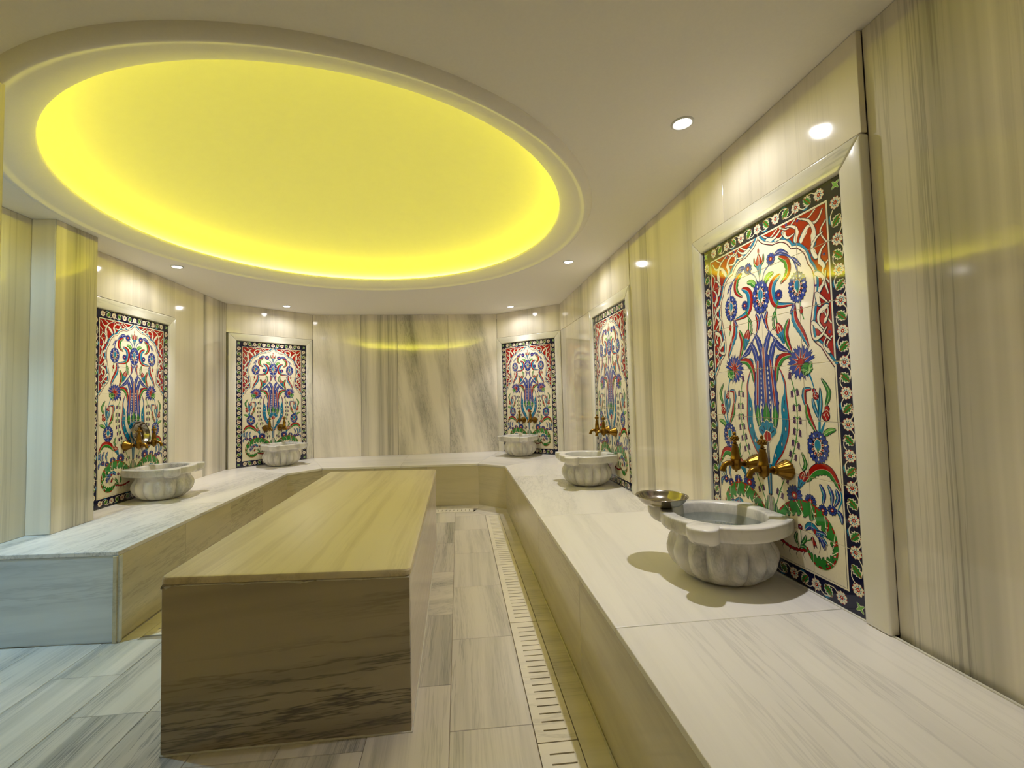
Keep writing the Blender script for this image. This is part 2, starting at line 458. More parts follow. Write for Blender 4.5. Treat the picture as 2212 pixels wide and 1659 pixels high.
# right wall, seen from far (left) to near (right): s = DR.y - y
ra, rb = (XR, DR[1]), (XR, -1.0)
wr = backing('wall_right', ra, rb)
sy = lambda y: DR[1] - y
P3, P5 = 3.516, 1.688
hw = PW / 2 + FWID
slab_wall(wr, ra, rb, sy(DR[1]), sy(4.62), ZB - 0.02, ZF, vein=0.75)
slab_wall(wr, ra, rb, sy(DR[1]), sy(4.62), ZF, HC, vein=0.8)
slab_wall(wr, ra, rb, sy(4.62), sy(P3 + hw), ZB - 0.02, ZF, vein=0.55)
slab_wall(wr, ra, rb, sy(4.62), sy(P3 + hw), ZF, HC, vein=0.6)
slab_wall(wr, ra, rb, sy(P3 + hw), sy(3.40), ZF, HC, vein=0.55, proud=0.005)
slab_wall(wr, ra, rb, sy(3.40), sy(P3 - hw), ZF, HC, vein=0.6, proud=0.005)
slab_wall(wr, ra, rb, sy(P3 - hw), sy(2.741), ZB - 0.02, HC, vein=1.05)
slab_wall(wr, ra, rb, sy(2.741), sy(P5 + hw), ZB - 0.02, HC, vein=0.85)
slab_wall(wr, ra, rb, sy(P5 + hw), sy(1.899), ZF, HC, vein=0.45, proud=0.005)
slab_wall(wr, ra, rb, sy(1.899), sy(P5 - hw), ZF, HC, vein=0.35, proud=0.005)
slab_wall(wr, ra, rb, sy(P5 - hw), sy(0.12), ZB - 0.02, HC, vein=1.5, proud=-0.015)  # extra veining darkens this slab, painting in shade beyond the downlight's reach
slab_wall(wr, ra, rb, sy(0.12), sy(-1.0), ZB - 0.02, HC, vein=0.7, proud=-0.015)

def seg_len(a, b): return math.hypot(b[0] - a[0], b[1] - a[1])
wbr = backing('wall_back_right', BD, DR); Lbr = seg_len(BD, DR)
slab_wall(wbr, BD, DR, 0, Lbr, ZF, HC, vein=0.5)
wb = backing('wall_back', DB, BD); Lb = seg_len(DB, BD)
for s0, s1, v, tl in [(0, 0.60, 0.5, 0.10), (0.60, 1.07, 1.7, 0.0), (1.07, 1.74, 0.95, 0.14), (1.74, Lb, 0.9, 0.16)]:
    slab_wall(wb, DB, BD, s0, s1, ZB - 0.02, HC, vein=v, tilt=tl)
wbl = backing('wall_back_left', LD, DB); Lbl = seg_len(LD, DB)
slab_wall(wbl, LD, DB, 0, Lbl, ZF, HC, vein=0.5)
la, lb = (xl(3.05), 3.05), LD
wl = backing('wall_left', (xl(2.7), 2.7), lb); Ll = seg_len(la, lb)
P1 = 3.685
slab_wall(wl, la, lb, 0, P1 - hw - 3.05, ZB - 0.02, HC, vein=0.5)
slab_wall(wl, la, lb, P1 - hw - 3.05, P1 + hw - 3.05, ZF, HC, vein=0.7, proud=0.005)
slab_wall(wl, la, lb, P1 + hw - 3.05, 4.63 - 3.05, ZB - 0.02, HC, vein=0.35)
slab_wall(wl, la, lb, 4.63 - 3.05, Ll, ZB - 0.02, HC, vein=1.3)
# pier on the left, standing on the bench
pier = struct('wall_pier', box_bm(-2.54, -2.372, 2.772, 3.03, ZB, HC), M_GROUT)
slab_wall(pier, (-2.487, 2.75), (-2.3545, 2.75), 0, 0.1325, ZB, HC, vein=0.55, bevel=0.003)
slab_wall(pier, (-2.352, 2.7505), (-2.352, 3.05), 0, 0.2995, ZB, HC, vein=1.6)
slab_wall(pier, (-2.352, 3.05), (-2.54, 3.05), 0, 0.188, ZB, HC, vein=0.6)
we = struct('wall_entry', box_bm(-2.58, -2.507, 2.44, 2.90, 0, HC), M_GROUT)
slab_wall(we, (-2.487, 2.42), (-2.487, 2.772), 0, 0.352, ZB, HC, vein=0.5)
# corridor opening on the left, near wall and the wall behind the camera
wc = struct('wall_corridor_far', box_bm(-4.3, -2.487, 2.442, 2.50, 0, HC), M_GROUT)
for x in (-4.2, -3.63, -3.06): slab_wall(wc, (x, 2.42), (x + 0.57, 2.42), 0, 0.57, 0, HC, vein=0.6)
wce = struct('wall_corridor_end', box_bm(-4.3, -4.222, 1.5, 2.5, 0, HC), M_GROUT)
slab_wall(wce, (-4.2, 1.56), (-4.2, 2.42), 0, 0.86, 0, HC, vein=0.6)
wcn = struct('wall_corridor_near', box_bm(-4.3, -1.522, 1.48, 1.538, 0, HC), M_GROUT)
for x in (-1.5, -2.175, -2.85, -3.525): slab_wall(wcn, (x, 1.56), (x - 0.675, 1.56), 0, 0.675, 0, HC, vein=0.6)
wn = struct('wall_left_near', box_bm(-1.58, -1.522, -1.05, 1.48, 0, HC), M_GROUT)
for y, y2 in ((-1.0, -0.15), (-0.15, 0.7), (0.7, 1.56)): slab_wall(wn, (-1.5, y), (-1.5, y2), 0, y2 - y, 0, HC, vein=0.6)
wf = struct('wall_front', box_bm(-1.6, 1.35, -1.1, -1.022, 0, HC), M_GROUT)
for k in range(4): slab_wall(wf, (1.26 - 0.69 * k, -1.0), (1.26 - 0.69 * (k + 1), -1.0), 0, 0.69, 0, HC, vein=0.6)

# ------------------------------------------------------------------ bench along the walls
bench = empty('bench', (0.9, 2.0, 0), 0, 'long white marble bench running round the walls under the tile panels', 'bench')
def unparent_fix(o):          # keep world placement under a thing that is not at the origin
    o.matrix_parent_inverse = Matrix.Translation(bench.location).inverted()
    return o
def btop(poly, ang, vein, tilt=0.0):
    unparent_fix(flat_slab(bench, poly, ZB - 0.022, ZB, ang, M_BENCH, vein, 'seat_slab', bevel=0.003, tilt=tilt))
xw = XR - 0.001
q = math.pi / 2
btop([(0.4746, -1.0), (xw, -1.0), (xw, 0.2), (0.4746, 0.2)], q, 0.75, 0.1)
btop([(0.4746, 0.2), (xw, 0.2), (xw, 1.372), (0.4746, 1.357)], q, 0.55, 0.05)
btop([(0.4746, 1.357), (xw, 1.372), (xw, 2.64), (0.4746, 2.64)], q, 0.75, 0.05)
btop([(0.4746, 2.64), (xw, 2.64), (xw, 3.95), (0.4746, 3.95)], q, 0.7, 0.2)
btop([(0.4746, 3.95), (xw, 3.95), (xw, DR[1] - 0.002), I5], q, 0.5, 0.2)
btop([I5, (DR[0], DR[1] - 0.002), BD, I4], 2.4, 0.6)
bm_i, bm_o = ((I3[0] + I4[0]) / 2, (I3[1] + I4[1]) / 2), ((DB[0] + BD[0]) / 2, (DB[1] + BD[1]) / 2)
btop([I4, BD, bm_o, bm_i], 0.0, 0.45)
btop([bm_i, bm_o, DB, I3], 0.0, 0.5)
btop([I3, DB, LD, I2], 0.75, 0.45)
ly = 3.42; lx = I1[0] + (I2[0] - I1[0]) * (ly - I1[1]) / (I2[1] - I1[1])
btop([I2, LD, (xl(ly), ly), (lx, ly)], q, 0.7, 0.15)
btop([(lx, ly), (xl(ly), ly), (xl(3.051), 3.051), (-2.487, 2.76), (-2.487, 2.424), I1], q, 0.75, 0.15)

def riser(a, b, n, vein, tilt=0.0, z1=ZB - 0.0225, mat=None):
    """Bench front a->b, seen left to right from the room; split in n slabs standing just behind the seat edge."""
    L = seg_len(a, b); dx, dy = (b[0] - a[0]) / L, (b[1] - a[1]) / L
    nx, ny = dy, -dx
    for k in range(n):
        s0, s1 = L * k / n, L * (k + 1) / n
        w = (s1 - s0) / 2 - 0.0008
        e0, e1 = (0.006 if k == 0 else 0.0), (0.006 if k == n - 1 else 0.0)
        o = mesh_obj('front_slab', box_bm(-w - e0, w + e1, -0.009, 0.009, 0.0005, z1, 0.001, 1), mat or M_RISER, bench)
        m = (s0 + s1) / 2; off = -0.0125
        o.location = (a[0] + dx * m + nx * off, a[1] + dy * m + ny * off, 0)
        o.rotation_euler = (0, 0, math.atan2(dy, dx)); o['vein'] = vein; o['tilt'] = tilt
        unparent_fix(o)
riser((I5[0], I5[1]), (I5[0], -1.0), 6, 0.55, 0.04)
riser(I4, I5, 1, 0.5)
riser(I3, I4, 3, 0.75, 0.05)
riser(I2, I3, 1, 0.5)
riser(I1, I2, 4, 0.6, -0.06)
riser((-2.487, 2.424), I1, 1, 0.85, -0.06, mat=M_END_COOL_LIT)
def bead(pts, r, parent, name='sealant_bead'):
    o = mesh_obj(name, tube_bm(pts, r, 8), M_GROUT, parent, smooth=True); return o
P3d = lambda p, z, dx=0, dy=0: (p[0] + dx, p[1] + dy, z)
unparent_fix(bead([P3d((-2.47, 2.424), 0.002), P3d(I1, 0.002), P3d(I2, 0.002), P3d(I3, 0.002), P3d(I4, 0.002), P3d(I5, 0.002), (I5[0], -1.0, 0.002)], 0.0035, bench))
unparent_fix(bead([(XR - 0.003, -0.98, ZB + 0.001), (XR - 0.003, DR[1] - 0.01, ZB + 0.001)], 0.004, bench))

for a, b in [((0.478, 1.357), (1.256, 1.372)), ((0.478, 2.64), (1.256, 2.64)), ((0.478, 3.95), (1.256, 3.95)), ((0.478, 0.2), (1.256, 0.2)),
             (I5, DR), (I4, BD), (bm_i, bm_o), (I3, DB), (I2, LD), ((lx, ly), (xl(ly), ly))]:
    unparent_fix(bead([(a[0], a[1], ZB - 0.0012), ((a[0] + b[0]) / 2, (a[1] + b[1]) / 2, ZB - 0.0012), (b[0], b[1], ZB - 0.0012)], 0.0019, bench, 'joint_grout'))

# ------------------------------------------------------------------ table (heated marble slab) in the middle
table = empty('marble_table', ((T1[0] + T3[0]) / 2, (T1[1] + T3[1]) / 2, 0), 0, 'long block-shaped marble table with a streaked yellowish top in the middle of the room', 'table')
def tfix(o):
    o.matrix_parent_inverse = Matrix.Translation(table.location).inverted(); return o
def rounded(poly, r, n=5):
    out = []
    for i in range(len(poly)):
        p, qv, s = Vector(poly[i - 1]), Vector(poly[i]), Vector(poly[(i + 1) % len(poly)])
        a = qv + (p - qv).normalized() * r; b = qv + (s - qv).normalized() * r
        for k in range(n + 1):
            t = k / n
            out.append(tuple((a * (1 - t) ** 2 + qv * 2 * t * (1 - t) + b * t ** 2)))
    return out
ov = 0.006
tc4 = [(T1[0] - ov, T1[1] - ov), (T2[0] + ov, T2[1] - ov), (T3[0] + ov, T3[1] + ov), (T4[0] - ov, T4[1] + ov)]
TZ = [0.594, 0.572, 0.589, 0.602]
def tz(x, y, dz=0.0):
    u = (x - T1[0]) / (T2[0] - T1[0]); v = (y - T1[1]) / (T3[1] - T1[1])
    return TZ[0] * (1 - u) * (1 - v) + TZ[1] * u * (1 - v) + TZ[2] * u * v + TZ[3] * (1 - u) * v + dz
rp = rounded(tc4, 0.03)
bm = bmesh.new()
cxy = table.location
ang = math.pi / 2
loc = lambda x, y: (y - cxy.y, -(x - cxy.x))
layers = [(-0.004, -0.027), (0.0, -0.023), (0.0, -0.008), (-0.003, -0.0025), (-0.009, 0.0)]
rings = []
cpt = Vector((sum(p[0] for p in rp) / len(rp), sum(p[1] for p in rp) / len(rp)))
for ins, dz in layers:
    ring = []
    for p in rp:
        d = Vector(p) - cpt; sx = 1 + ins / abs(0.42); syy = 1 + ins / 1.04
        x, y = cpt.x + d.x * sx, cpt.y + d.y * syy
        lx_, ly_ = loc(x, y)
        ring.append(bm.verts.new((lx_, ly_, tz(x, y, dz))))
    rings.append(ring)
n = len(rp)
for a, b in zip(rings, rings[1:]):
    for i in range(n): bm.faces.new((a[i], a[(i + 1) % n], b[(i + 1) % n], b[i]))
bm.faces.new(list(reversed(rings[0]))); bm.faces.new(rings[-1])
top = mesh_obj('top_slab', bm, M_TABLE, table); auto_smooth(top, 30)
top.rotation_euler = (0, 0, ang); top['vein'] = 1.35; top['tilt'] = 0.02
def tpanel(a, b, mat, vein, tilt):
    L = seg_len(a, b); dx, dy = (b[0] - a[0]) / L, (b[1] - a[1]) / L
    w = L / 2 - 0.0006
    bm = bmesh.new()
    za, zb_ = tz(*a, -0.0275), tz(*b, -0.0275)
    bm = prism_bm([(-w, 0), (w, 0), (w, 0.018), (-w, 0.018)], 0.0005, 0.5, 0.0012, 1, ztop=[za, zb_, zb_, za])
    o = mesh_obj('side_panel', bm, mat, table)
    m = L / 2
    o.location = (a[0] + dx * m, a[1] + dy * m, 0); o.rotation_euler = (0, 0, math.atan2(dy, dx))
    o['vein'] = vein; o['tilt'] = tilt; tfix(o); return o
e = 0.018
tpanel(T1, T2, M_FRONT, 0.95, -0.07)
tpanel((T2[0], T2[1] + e), (T3[0], T3[1] - e), M_SIDE, 0.6, 0.0)
tpanel(T3, T4, M_FRONT, 0.8, 0.05)
tpanel((T4[0], T4[1] - e), (T1[0], T1[1] + e), M_SIDE, 0.6, 0.0)
tfix(bead([P3d(p, 0.002) for p in (T1, T2, T3, T4, T1)], 0.0045, table))
pts = []; rr = []
for k in range(61):
    t = k / 60; x = T1[0] + (T2[0] - T1[0]) * t; y = T1[1] + (T2[1] - T1[1]) * t
    drip = max(0, math.sin(t * 37) * math.sin(t * 13 + 1)) * (0.006 if 0.3 < t < 0.75 else 0.002) + (0.008 if t < 0.03 else 0)
    pts.append((x, y - 0.0005, tz(x, y, -0.031 - drip * 0.7))); rr.append(0.0028 + drip * 0.35)
tfix(mesh_obj('sealant_bead', tube_bm(pts, rr, 8), M_GROUT, table, smooth=True))

# ------------------------------------------------------------------ painted tile panel (flat glaze areas on 4 x 7 tiles)
COLS = ['cream', 'navy', 'cobalt', 'teal', 'red', 'green', 'purple', 'ink', 'grey', 'leaf']
RGB = dict(cream=lin(236, 226, 197), navy=lin(16, 20, 54), cobalt=lin(40, 62, 146), teal=lin(18, 122, 162), red=lin(160, 20, 14),
           green=lin(44, 128, 46), purple=lin(78, 46, 88), ink=lin(20, 22, 56), grey=lin(120, 122, 136), leaf=lin(120, 176, 84))
GLAZE = []
for c in COLS:
    GLAZE.append(simple_mat('glaze_' + c, RGB[c], 0.07, coat=0.0, noise=0.12, nscale=140))
PAINT = []                     # (colour index, layer, [(u, v)...])
def crv(P, n=6, closed=False):
    out = []; m = len(P); rng = m if closed else m - 1
    for i in range(rng):
        if closed: p0, p1, p2, p3 = P[(i - 1) % m], P[i], P[(i + 1) % m], P[(i + 2) % m]
        else: p0, p1, p2, p3 = P[max(i - 1, 0)], P[i], P[i + 1], P[min(i + 2, m - 1)]
        for k in range(n):
            t = k / n
            out.append(tuple(0.5 * (2 * p1[j] + (p2[j] - p0[j]) * t + (2 * p0[j] - 5 * p1[j] + 4 * p2[j] - p3[j]) * t * t + (3 * p1[j] - p0[j] - 3 * p2[j] + p3[j]) * t ** 3) for j in (0, 1)))
    if not closed: out.append(tuple(P[-1]))
    return out
SYM = True
def fill(pts, col, layer):
    c = COLS.index(col)
    PAINT.append((c, layer, list(pts)))
    if SYM: PAINT.append((c, layer, [(4 - u, v) for u, v in pts]))
def quads(A, B, col, layer):
    for i in range(len(A) - 1):
        fill([A[i], A[i + 1], B[i + 1], B[i]], col, layer)
def offs(P, wl):
    """Offset a polyline to its left by wl (a number or one per point)."""
    out = []
    for i, p in enumerate(P):
        a = P[max(i - 1, 0)]; b = P[min(i + 1, len(P) - 1)]
        dx, dy = b[0] - a[0], b[1] - a[1]; L = math.hypot(dx, dy) or 1
        w = wl[i] if isinstance(wl, (list, tuple)) else wl
        out.append((p[0] + dy / L * w, p[1] - dx / L * w))
    return out
def stroke(P, w, col, layer, taper=None, n=6, smooth=True):
    Q = crv(P, n) if smooth and len(P) > 2 else list(P)
    m = len(Q) - 1
    if taper == 'both': ws = [w / 2 * (0.15 + 0.85 * math.sin(math.pi * i / m)) for i in range(m + 1)]
    elif taper == 'end': ws = [w / 2 * (1.05 - i / m) for i in range(m + 1)]
    elif taper == 'start': ws = [w / 2 * (0.05 + i / m) for i in range(m + 1)]
    else: ws = [w / 2] * (m + 1)
    quads(offs(Q, ws), offs(Q, [-x for x in ws]), col, layer)
def ell(cx, cy, rx, ry=None, n=14, rot=0.0):
    ry = ry or rx; c, s = math.cos(rot), math.sin(rot)
    return [(cx + rx * math.cos(t) * c - ry * math.sin(t) * s, cy + rx * math.cos(t) * s + ry * math.sin(t) * c) for t in [2 * math.pi * k / n for k in range(n)]]
def outline(pts, w, col, layer):
    P = list(pts) + [pts[0]]
    quads(offs(P, w / 2), offs(P, -w / 2), col, layer)
def star(cx, cy, r0, r1, n, rot=0.0, sub=1):
    out = []
    for k in range(2 * n):
        t = rot + math.pi * k / n; r = r1 if k % 2 == 0 else r0
        out.append((cx + r * math.cos(t), cy + r * math.sin(t)))
    return out
def leaf(P, w, ca, cb, layer, teeth=0, side=1):
    """Pointed leaf on a curved spine; the left half in ca, the right half in cb, the 'side' half with a toothed edge."""
    Q = crv(P, 6); m = len(Q) - 1
    env = [math.sin(math.pi * (i / m) ** 0.85) ** 0.8 if 0 < i < m else 0.02 for i in range(m + 1)]
    def edge(sg, tooth):
        ws = []
        for i in range(m + 1):
            k = 1.0
            if tooth: k = 1.0 - 0.42 * ((i * teeth / m) % 1.0)
            ws.append(sg * w / 2 * env[i] * k)
        return offs(Q, ws)
    L_ = edge(1, side > 0 and teeth); R_ = edge(-1, side < 0 and teeth)
    o = 0.011
    eo = lambda E, sg: [(p[0], p[1]) for p in offs(Q, [sg * (abs(math.hypot(E[i][0] - Q[i][0], E[i][1] - Q[i][1])) + o) for i in range(m + 1)])]
    quads(eo(L_, 1), eo(R_, -1), 'ink', layer)
    quads(L_, Q, ca, layer + 1); quads(Q, R_, cb, layer + 1)
    quads(offs(Q, 0.003), offs(Q, -0.003), 'cream', layer + 2)
def rosette(cx, cy, r, n, col, layer, cen='red', rot=0.0, halo='ink'):
    N = n * 6
    sc = lambda R, d: [(cx + R * (1 - d + d * abs(math.sin(n * t / 2 + rot))) * math.cos(t), cy + R * (1 - d + d * abs(math.sin(n * t / 2 + rot))) * math.sin(t)) for t in [2 * math.pi * k / N for k in range(N)]]
    fill(sc(r + 0.012, 0.16), halo, layer); fill(sc(r, 0.2), col, layer + 1)
    for k in range(n):
        t = 2 * math.pi * k / n - 2 * rot / n
        a = (cx + r * 0.42 * math.cos(t), cy + r * 0.42 * math.sin(t)); b = (cx + r * 0.78 * math.cos(t), cy + r * 0.78 * math.sin(t))
        stroke([a, b], 0.012, 'ink', layer + 2, smooth=False)
    fill(ell(cx, cy, r * 0.42), 'ink', layer + 2); fill(ell(cx, cy, r * 0.37), cen, layer + 3)
    fill(ell(cx, cy, r * 0.15, n=8), 'cream', layer + 4)
def palmette(cx, cy, rx, ry, layer, flip=1, drop='teal'):
    N = 22
    base = [(cx + rx * (1 + (0.09 if k % 2 else -0.03)) * math.cos(t), cy + ry * (1 + (0.09 if k % 2 else -0.03)) * math.sin(t)) for k, t in enumerate([2 * math.pi * i / (2 * N) for i in range(2 * N)])]
    fill([(cx + (p[0] - cx) * 1.05, cy + (p[1] - cy) * 1.05) for p in base], 'ink', layer)
    fill(base, 'cobalt', layer + 1)
    for k in range(14):
        t = 2 * math.pi * (k + 0.5) / 14
        x, y = cx + rx * 0.8 * math.cos(t), cy + ry * 0.8 * math.sin(t)
        fill(ell(x, y, rx * 0.11, ry * 0.055, 8, t), 'cream' if k % 2 else 'ink', layer + 2)
    fill(ell(cx, cy, rx * 0.64, ry * 0.66, 18), 'ink', layer + 3)
    for k in range(10):
        t = 2 * math.pi * (k + 0.5) / 10
        x, y = cx + rx * 0.48 * math.cos(t), cy + ry * 0.5 * math.sin(t)
        fill(ell(x, y, rx * 0.2, ry * 0.085, 8, math.atan2(math.sin(t) * ry, math.cos(t) * rx)), 'cream', layer + 4)
        fill(ell(x, y, rx * 0.15, ry * 0.055, 8, math.atan2(math.sin(t) * ry, math.cos(t) * rx)), 'red', layer + 5)
    dy = -0.12 * ry * flip
    fill(ell(cx, cy + dy, rx * 0.37, ry * 0.42, 16), 'cream', layer + 6); fill(ell(cx, cy + dy, rx * 0.32, ry * 0.38, 16), drop, layer + 7)
    y0 = cy + flip * ry * 0.42
    for a, c in ((-0.55, 'cream'), (0.55, 'cream'), (0.0, 'green')):
        fill([(cx + math.sin(a) * rx * 0.08, y0), (cx + math.sin(a) * rx * 0.45 - rx * 0.09, y0 - flip * ry * 0.26), (cx + math.sin(a) * rx * 0.75, y0 - flip * ry * 0.46), (cx + math.sin(a) * rx * 0.45 + rx * 0.09, y0 - flip * ry * 0.22)], c, layer + 8)
def tulip(cx, cy, w, h, rot, layer, tail=0.2):
    """Red bud opening towards -v (before rotation), with a teal calyx below."""
    c, s = math.cos(rot), math.sin(rot)
    T = lambda pts: [(cx + x * c - y * s, cy + x * s + y * c) for x, y in pts]
    bud = crv([(0, -h * 0.62), (w * 0.36, -h * 0.3), (w * 0.5, 0.05 * h), (w * 0.3, h * 0.42), (-w * 0.3, h * 0.42), (-w * 0.5, 0.05 * h), (-w * 0.36, -h * 0.3)], 4, True)
    fill(T([(x * 1.12, y * 1.1) for x, y in bud]), 'ink', layer); fill(T(bud), 'red', layer + 1)
    for sx in (-1, 1): stroke(T([(sx * w * 0.12, h * 0.38), (sx * w * 0.2, 0), (sx * w * 0.05, -h * 0.5)]), 0.01, 'cream', layer + 2, n=4)
    cal = [(-w * 0.62, h * 0.18), (-w * 0.25, h * 0.34), (0, h * 0.22), (w * 0.25, h * 0.34), (w * 0.62, h * 0.18), (w * 0.42, h * 0.55), (w * 0.12, h * 0.6 + tail), (-w * 0.12, h * 0.6 + tail), (-w * 0.42, h * 0.55)]
    fill(T([(x * 1.1, y + 0.008) for x, y in cal]), 'ink', layer + 1); fill(T(cal), 'teal', layer + 2)
    for sx in (-0.2, 0.2): stroke(T([(sx * w, h * 0.45), (sx * w * 0.4, h * 0.6 + tail * 0.8)]), 0.012, 'ink', layer + 3, smooth=False)
def bell(x, y, s, layer, rot=0.0):
    c, sn = math.cos(rot), math.sin(rot)
    pts = [(0, -0.5), (0.28, -0.4), (0.34, 0.0), (0.3, 0.3), (0.52, 0.55), (0.16, 0.42), (0, 0.62), (-0.16, 0.42), (-0.52, 0.55), (-0.3, 0.3), (-0.34, 0.0), (-0.28, -0.4)]
    fill([(x + (a * c - b * sn) * s * 0.75, y + (a * sn + b * c) * s) for a, b in pts], 'purple', layer)

def design():
    global SYM
    SYM = False
    bw = 0.305
    for r in ([(0, 0), (4, 0), (4, bw), (0, bw)], [(0, 7 - bw), (4, 7 - bw), (4, 7), (0, 7)], [(0, bw), (bw, bw), (bw, 7 - bw), (0, 7 - bw)], [(4 - bw, bw), (4, bw), (4, 7 - bw), (4 - bw, 7 - bw)]):
        fill(r, 'navy', 1)
    i0 = bw + 0.035
    outline([(i0, i0), (4 - i0, i0), (4 - i0, 7 - i0), (i0, 7 - i0)], 0.01, 'ink', 2)
    # border flowers, leaves and stems
    def border(pts, horiz, inner):
        for k, (u, v) in enumerate(pts):
            n = 9
            N = 54; R = 0.105
            fill([(u + R * (0.74 + 0.26 * abs(math.sin(n * t / 2))) * math.cos(t), v + R * (0.74 + 0.26 * abs(math.sin(n * t / 2))) * math.sin(t)) for t in [2 * math.pi * i / N for i in range(N)]], 'cream', 6)
            for i in range(n):
                t = 2 * math.pi * i / n
                fill(ell(u + R * 0.9 * math.cos(t), v + R * 0.9 * math.sin(t), 0.011, n=6), 'red', 5)
                fill(ell(u + R * 0.5 * math.cos(t), v + R * 0.5 * math.sin(t), 0.016, 0.008, 6, t), 'teal', 7)
            fill(ell(u, v, 0.034, n=10), 'red', 7); fill(ell(u, v, 0.013, n=6), 'cream', 8)
            if k + 1 < len(pts):
                u2, v2 = pts[k + 1]; sg = 1 if k % 2 else -1
                f = lambda a, b: (u + (u2 - u) * a, v + b * sg) if horiz else (u + b * sg, v + (v2 - v) * a)
                stroke([f(0.12, 0.03), f(0.32, 0.10), f(0.55, 0.085)], 0.018, 'cream', 3, n=4)
                stroke([f(0.88, -0.03), f(0.7, -0.10), f(0.48, -0.085)], 0.018, 'cream', 3, n=4)
                # green toothed leaf with cream edge and a red vein
                a, b = f(0.36, -0.085), f(0.64, 0.075)
                L = [a, ((a[0] + b[0]) / 2, (a[1] + b[1]) / 2), b]
                Q = crv(L, 5); m = len(Q) - 1
                e1 = [0.056 * math.sin(math.pi * i / m) * (1.25 if i % 2 else 0.8) for i in range(m + 1)]
                quads(offs(Q, [x * 1.28 + 0.008 for x in e1]), offs(Q, [-x * 1.28 - 0.008 for x in e1]), 'cream', 4)
                quads(offs(Q, e1), offs(Q, [-x for x in e1]), 'green', 5)
                stroke(L, 0.012, 'red', 6, smooth=False)
                for d_ in (-0.07, 0.0):
                    p = f(0.52 + d_, -0.095 - d_ * 0.3); fill(ell(p[0], p[1], 0.02, n=8), 'cream', 5); fill(ell(p[0], p[1], 0.009, n=6), 'red', 6)
                stroke([f(0.3, 0.115), f(0.42, 0.125), f(0.55, 0.11)], 0.03, 'teal', 4, 'both', n=4)
    us = [0.46, 0.97, 1.48, 2.0, 2.52, 3.03, 3.54]
    vs = [0.42, 1.02, 1.52, 2.02, 2.52, 3.02, 3.52, 4.02, 4.52, 5.02, 5.53, 6.03, 6.60]
    border([(u, 0.148) for u in us], True, 1); border([(u, 7 - 0.148) for u in us], True, -1)
    border([(0.15, v) for v in vs], False, 1); border([(3.85, v) for v in vs], False, -1)
    for cu in (0.13, 3.87):
        for cv in (0.13, 6.87):
            for a in (0.9, 2.5):
                d = (math.cos(a) * 0.09, math.sin(a) * 0.09 )
                stroke([(cu - d[0], cv - d[1]), (cu, cv), (cu + d[0], cv + d[1])], 0.06, 'cream', 3, 'both'); stroke([(cu - d[0], cv - d[1]), (cu, cv), (cu + d[0], cv + d[1])], 0.04, 'leaf', 4, 'both')
    SYM = True
    # red spandrels with cream arabesques
    seg = lambda *p: crv(list(p), 5)
    arch = seg((2.0, 0.36), (1.86, 0.50), (1.60, 0.62)) + seg((1.60, 0.62), (1.40, 0.635), (1.24, 0.72), (1.14, 0.85)) + seg((1.14, 0.85), (0.98, 0.90), (0.84, 1.04), (0.77, 1.24)) + \
        seg((0.77, 1.24), (0.67, 1.42), (0.66, 1.70), (0.73, 2.05), (0.785, 2.35), (0.75, 2.58), (0.58, 2.74)) + seg((0.58, 2.74), (0.47, 2.92), (0.345, 3.09))
    inner = [(2.0, i0), (i0, i0)]
    # the field is cut into strips so that it stays a simple polygon
    fill(arch + [(i0, 3.09), (i0, i0), (2.0, i0)], 'red', 1)
    teal = offs(arch, -0.075)
    quads(offs(arch, -0.007), offs(arch, 0.007), 'ink', 3)
    quads(offs(arch, -0.014), offs(arch, -0.05), 'cream', 3)
    quads(offs(arch, -0.052), offs(arch, -0.102), 'ink', 3)
    quads(offs(arch, -0.058), offs(arch, -0.096), 'teal', 4)
    def rumi(P, w, l=4, sd=1):
        # swelling split leaf: round belly near its root, drawn out to a hooked point, teal along one edge
        a, b = P[0], P[1]
        d = math.hypot(a[0] - b[0], a[1] - b[1])
        ext = (a[0] + (a[0] - b[0]) / d * w * 0.75 + (a[1] - b[1]) / d * w * 0.55 * sd, a[1] + (a[1] - b[1]) / d * w * 0.75 - (a[0] - b[0]) / d * w * 0.55 * sd)
        Q = crv([ext] + P, 6); m = len(Q) - 1
        env = [w * 0.62 * (math.sin(math.pi * min(1, (i / m) * 1.9 + 0.02)) ** 0.8 if i / m < 0.26 else 1.0 - 0.80 * ((i / m - 0.26) / 0.74) ** 0.75) for i in range(m + 1)]
        o = 0.011
        quads(offs(Q, [x + o for x in env]), offs(Q, [-x - o for x in env]), 'ink', l)
        quads(offs(Q, env), offs(Q, [-x for x in env]), 'cream', l + 1)
        k = int(m * 0.62)
        quads(offs(Q, [sd * x for x in env])[1:k], offs(Q, [sd * x * (0.52 + 0.48 * i / k) for i, x in enumerate(env)])[1:k], 'teal', l + 2)
        tip = Q[int(m * 0.3)]; nx = offs(Q, [-sd * x * 1.9 for x in env])[int(m * 0.42)]
        fill([offs(Q, [-sd * x * 0.9 for x in env])[int(m * 0.26)], nx, offs(Q, [-sd * x * 0.9 for x in env])[int(m * 0.5)]], 'cream', l + 1)
    def band(P, w=0.04):
        stroke(P, w + 0.018, 'ink', 2); stroke(P, w, 'cream', 3)
    # lattice lines running behind, near the outer edge
    for v0 in (0.60, 1.28, 1.96, 2.55):
        band([(i0 + 0.01, v0 + 0.02), (0.47, v0 + 0.18), (i0 + 0.01, v0 + 0.40)], 0.024)
    for u0 in (0.55, 1.0, 1.45):
        band([(u0, i0 + 0.01), (u0 + 0.2, 0.45), (u0 + 0.4, i0 + 0.01)], 0.024)
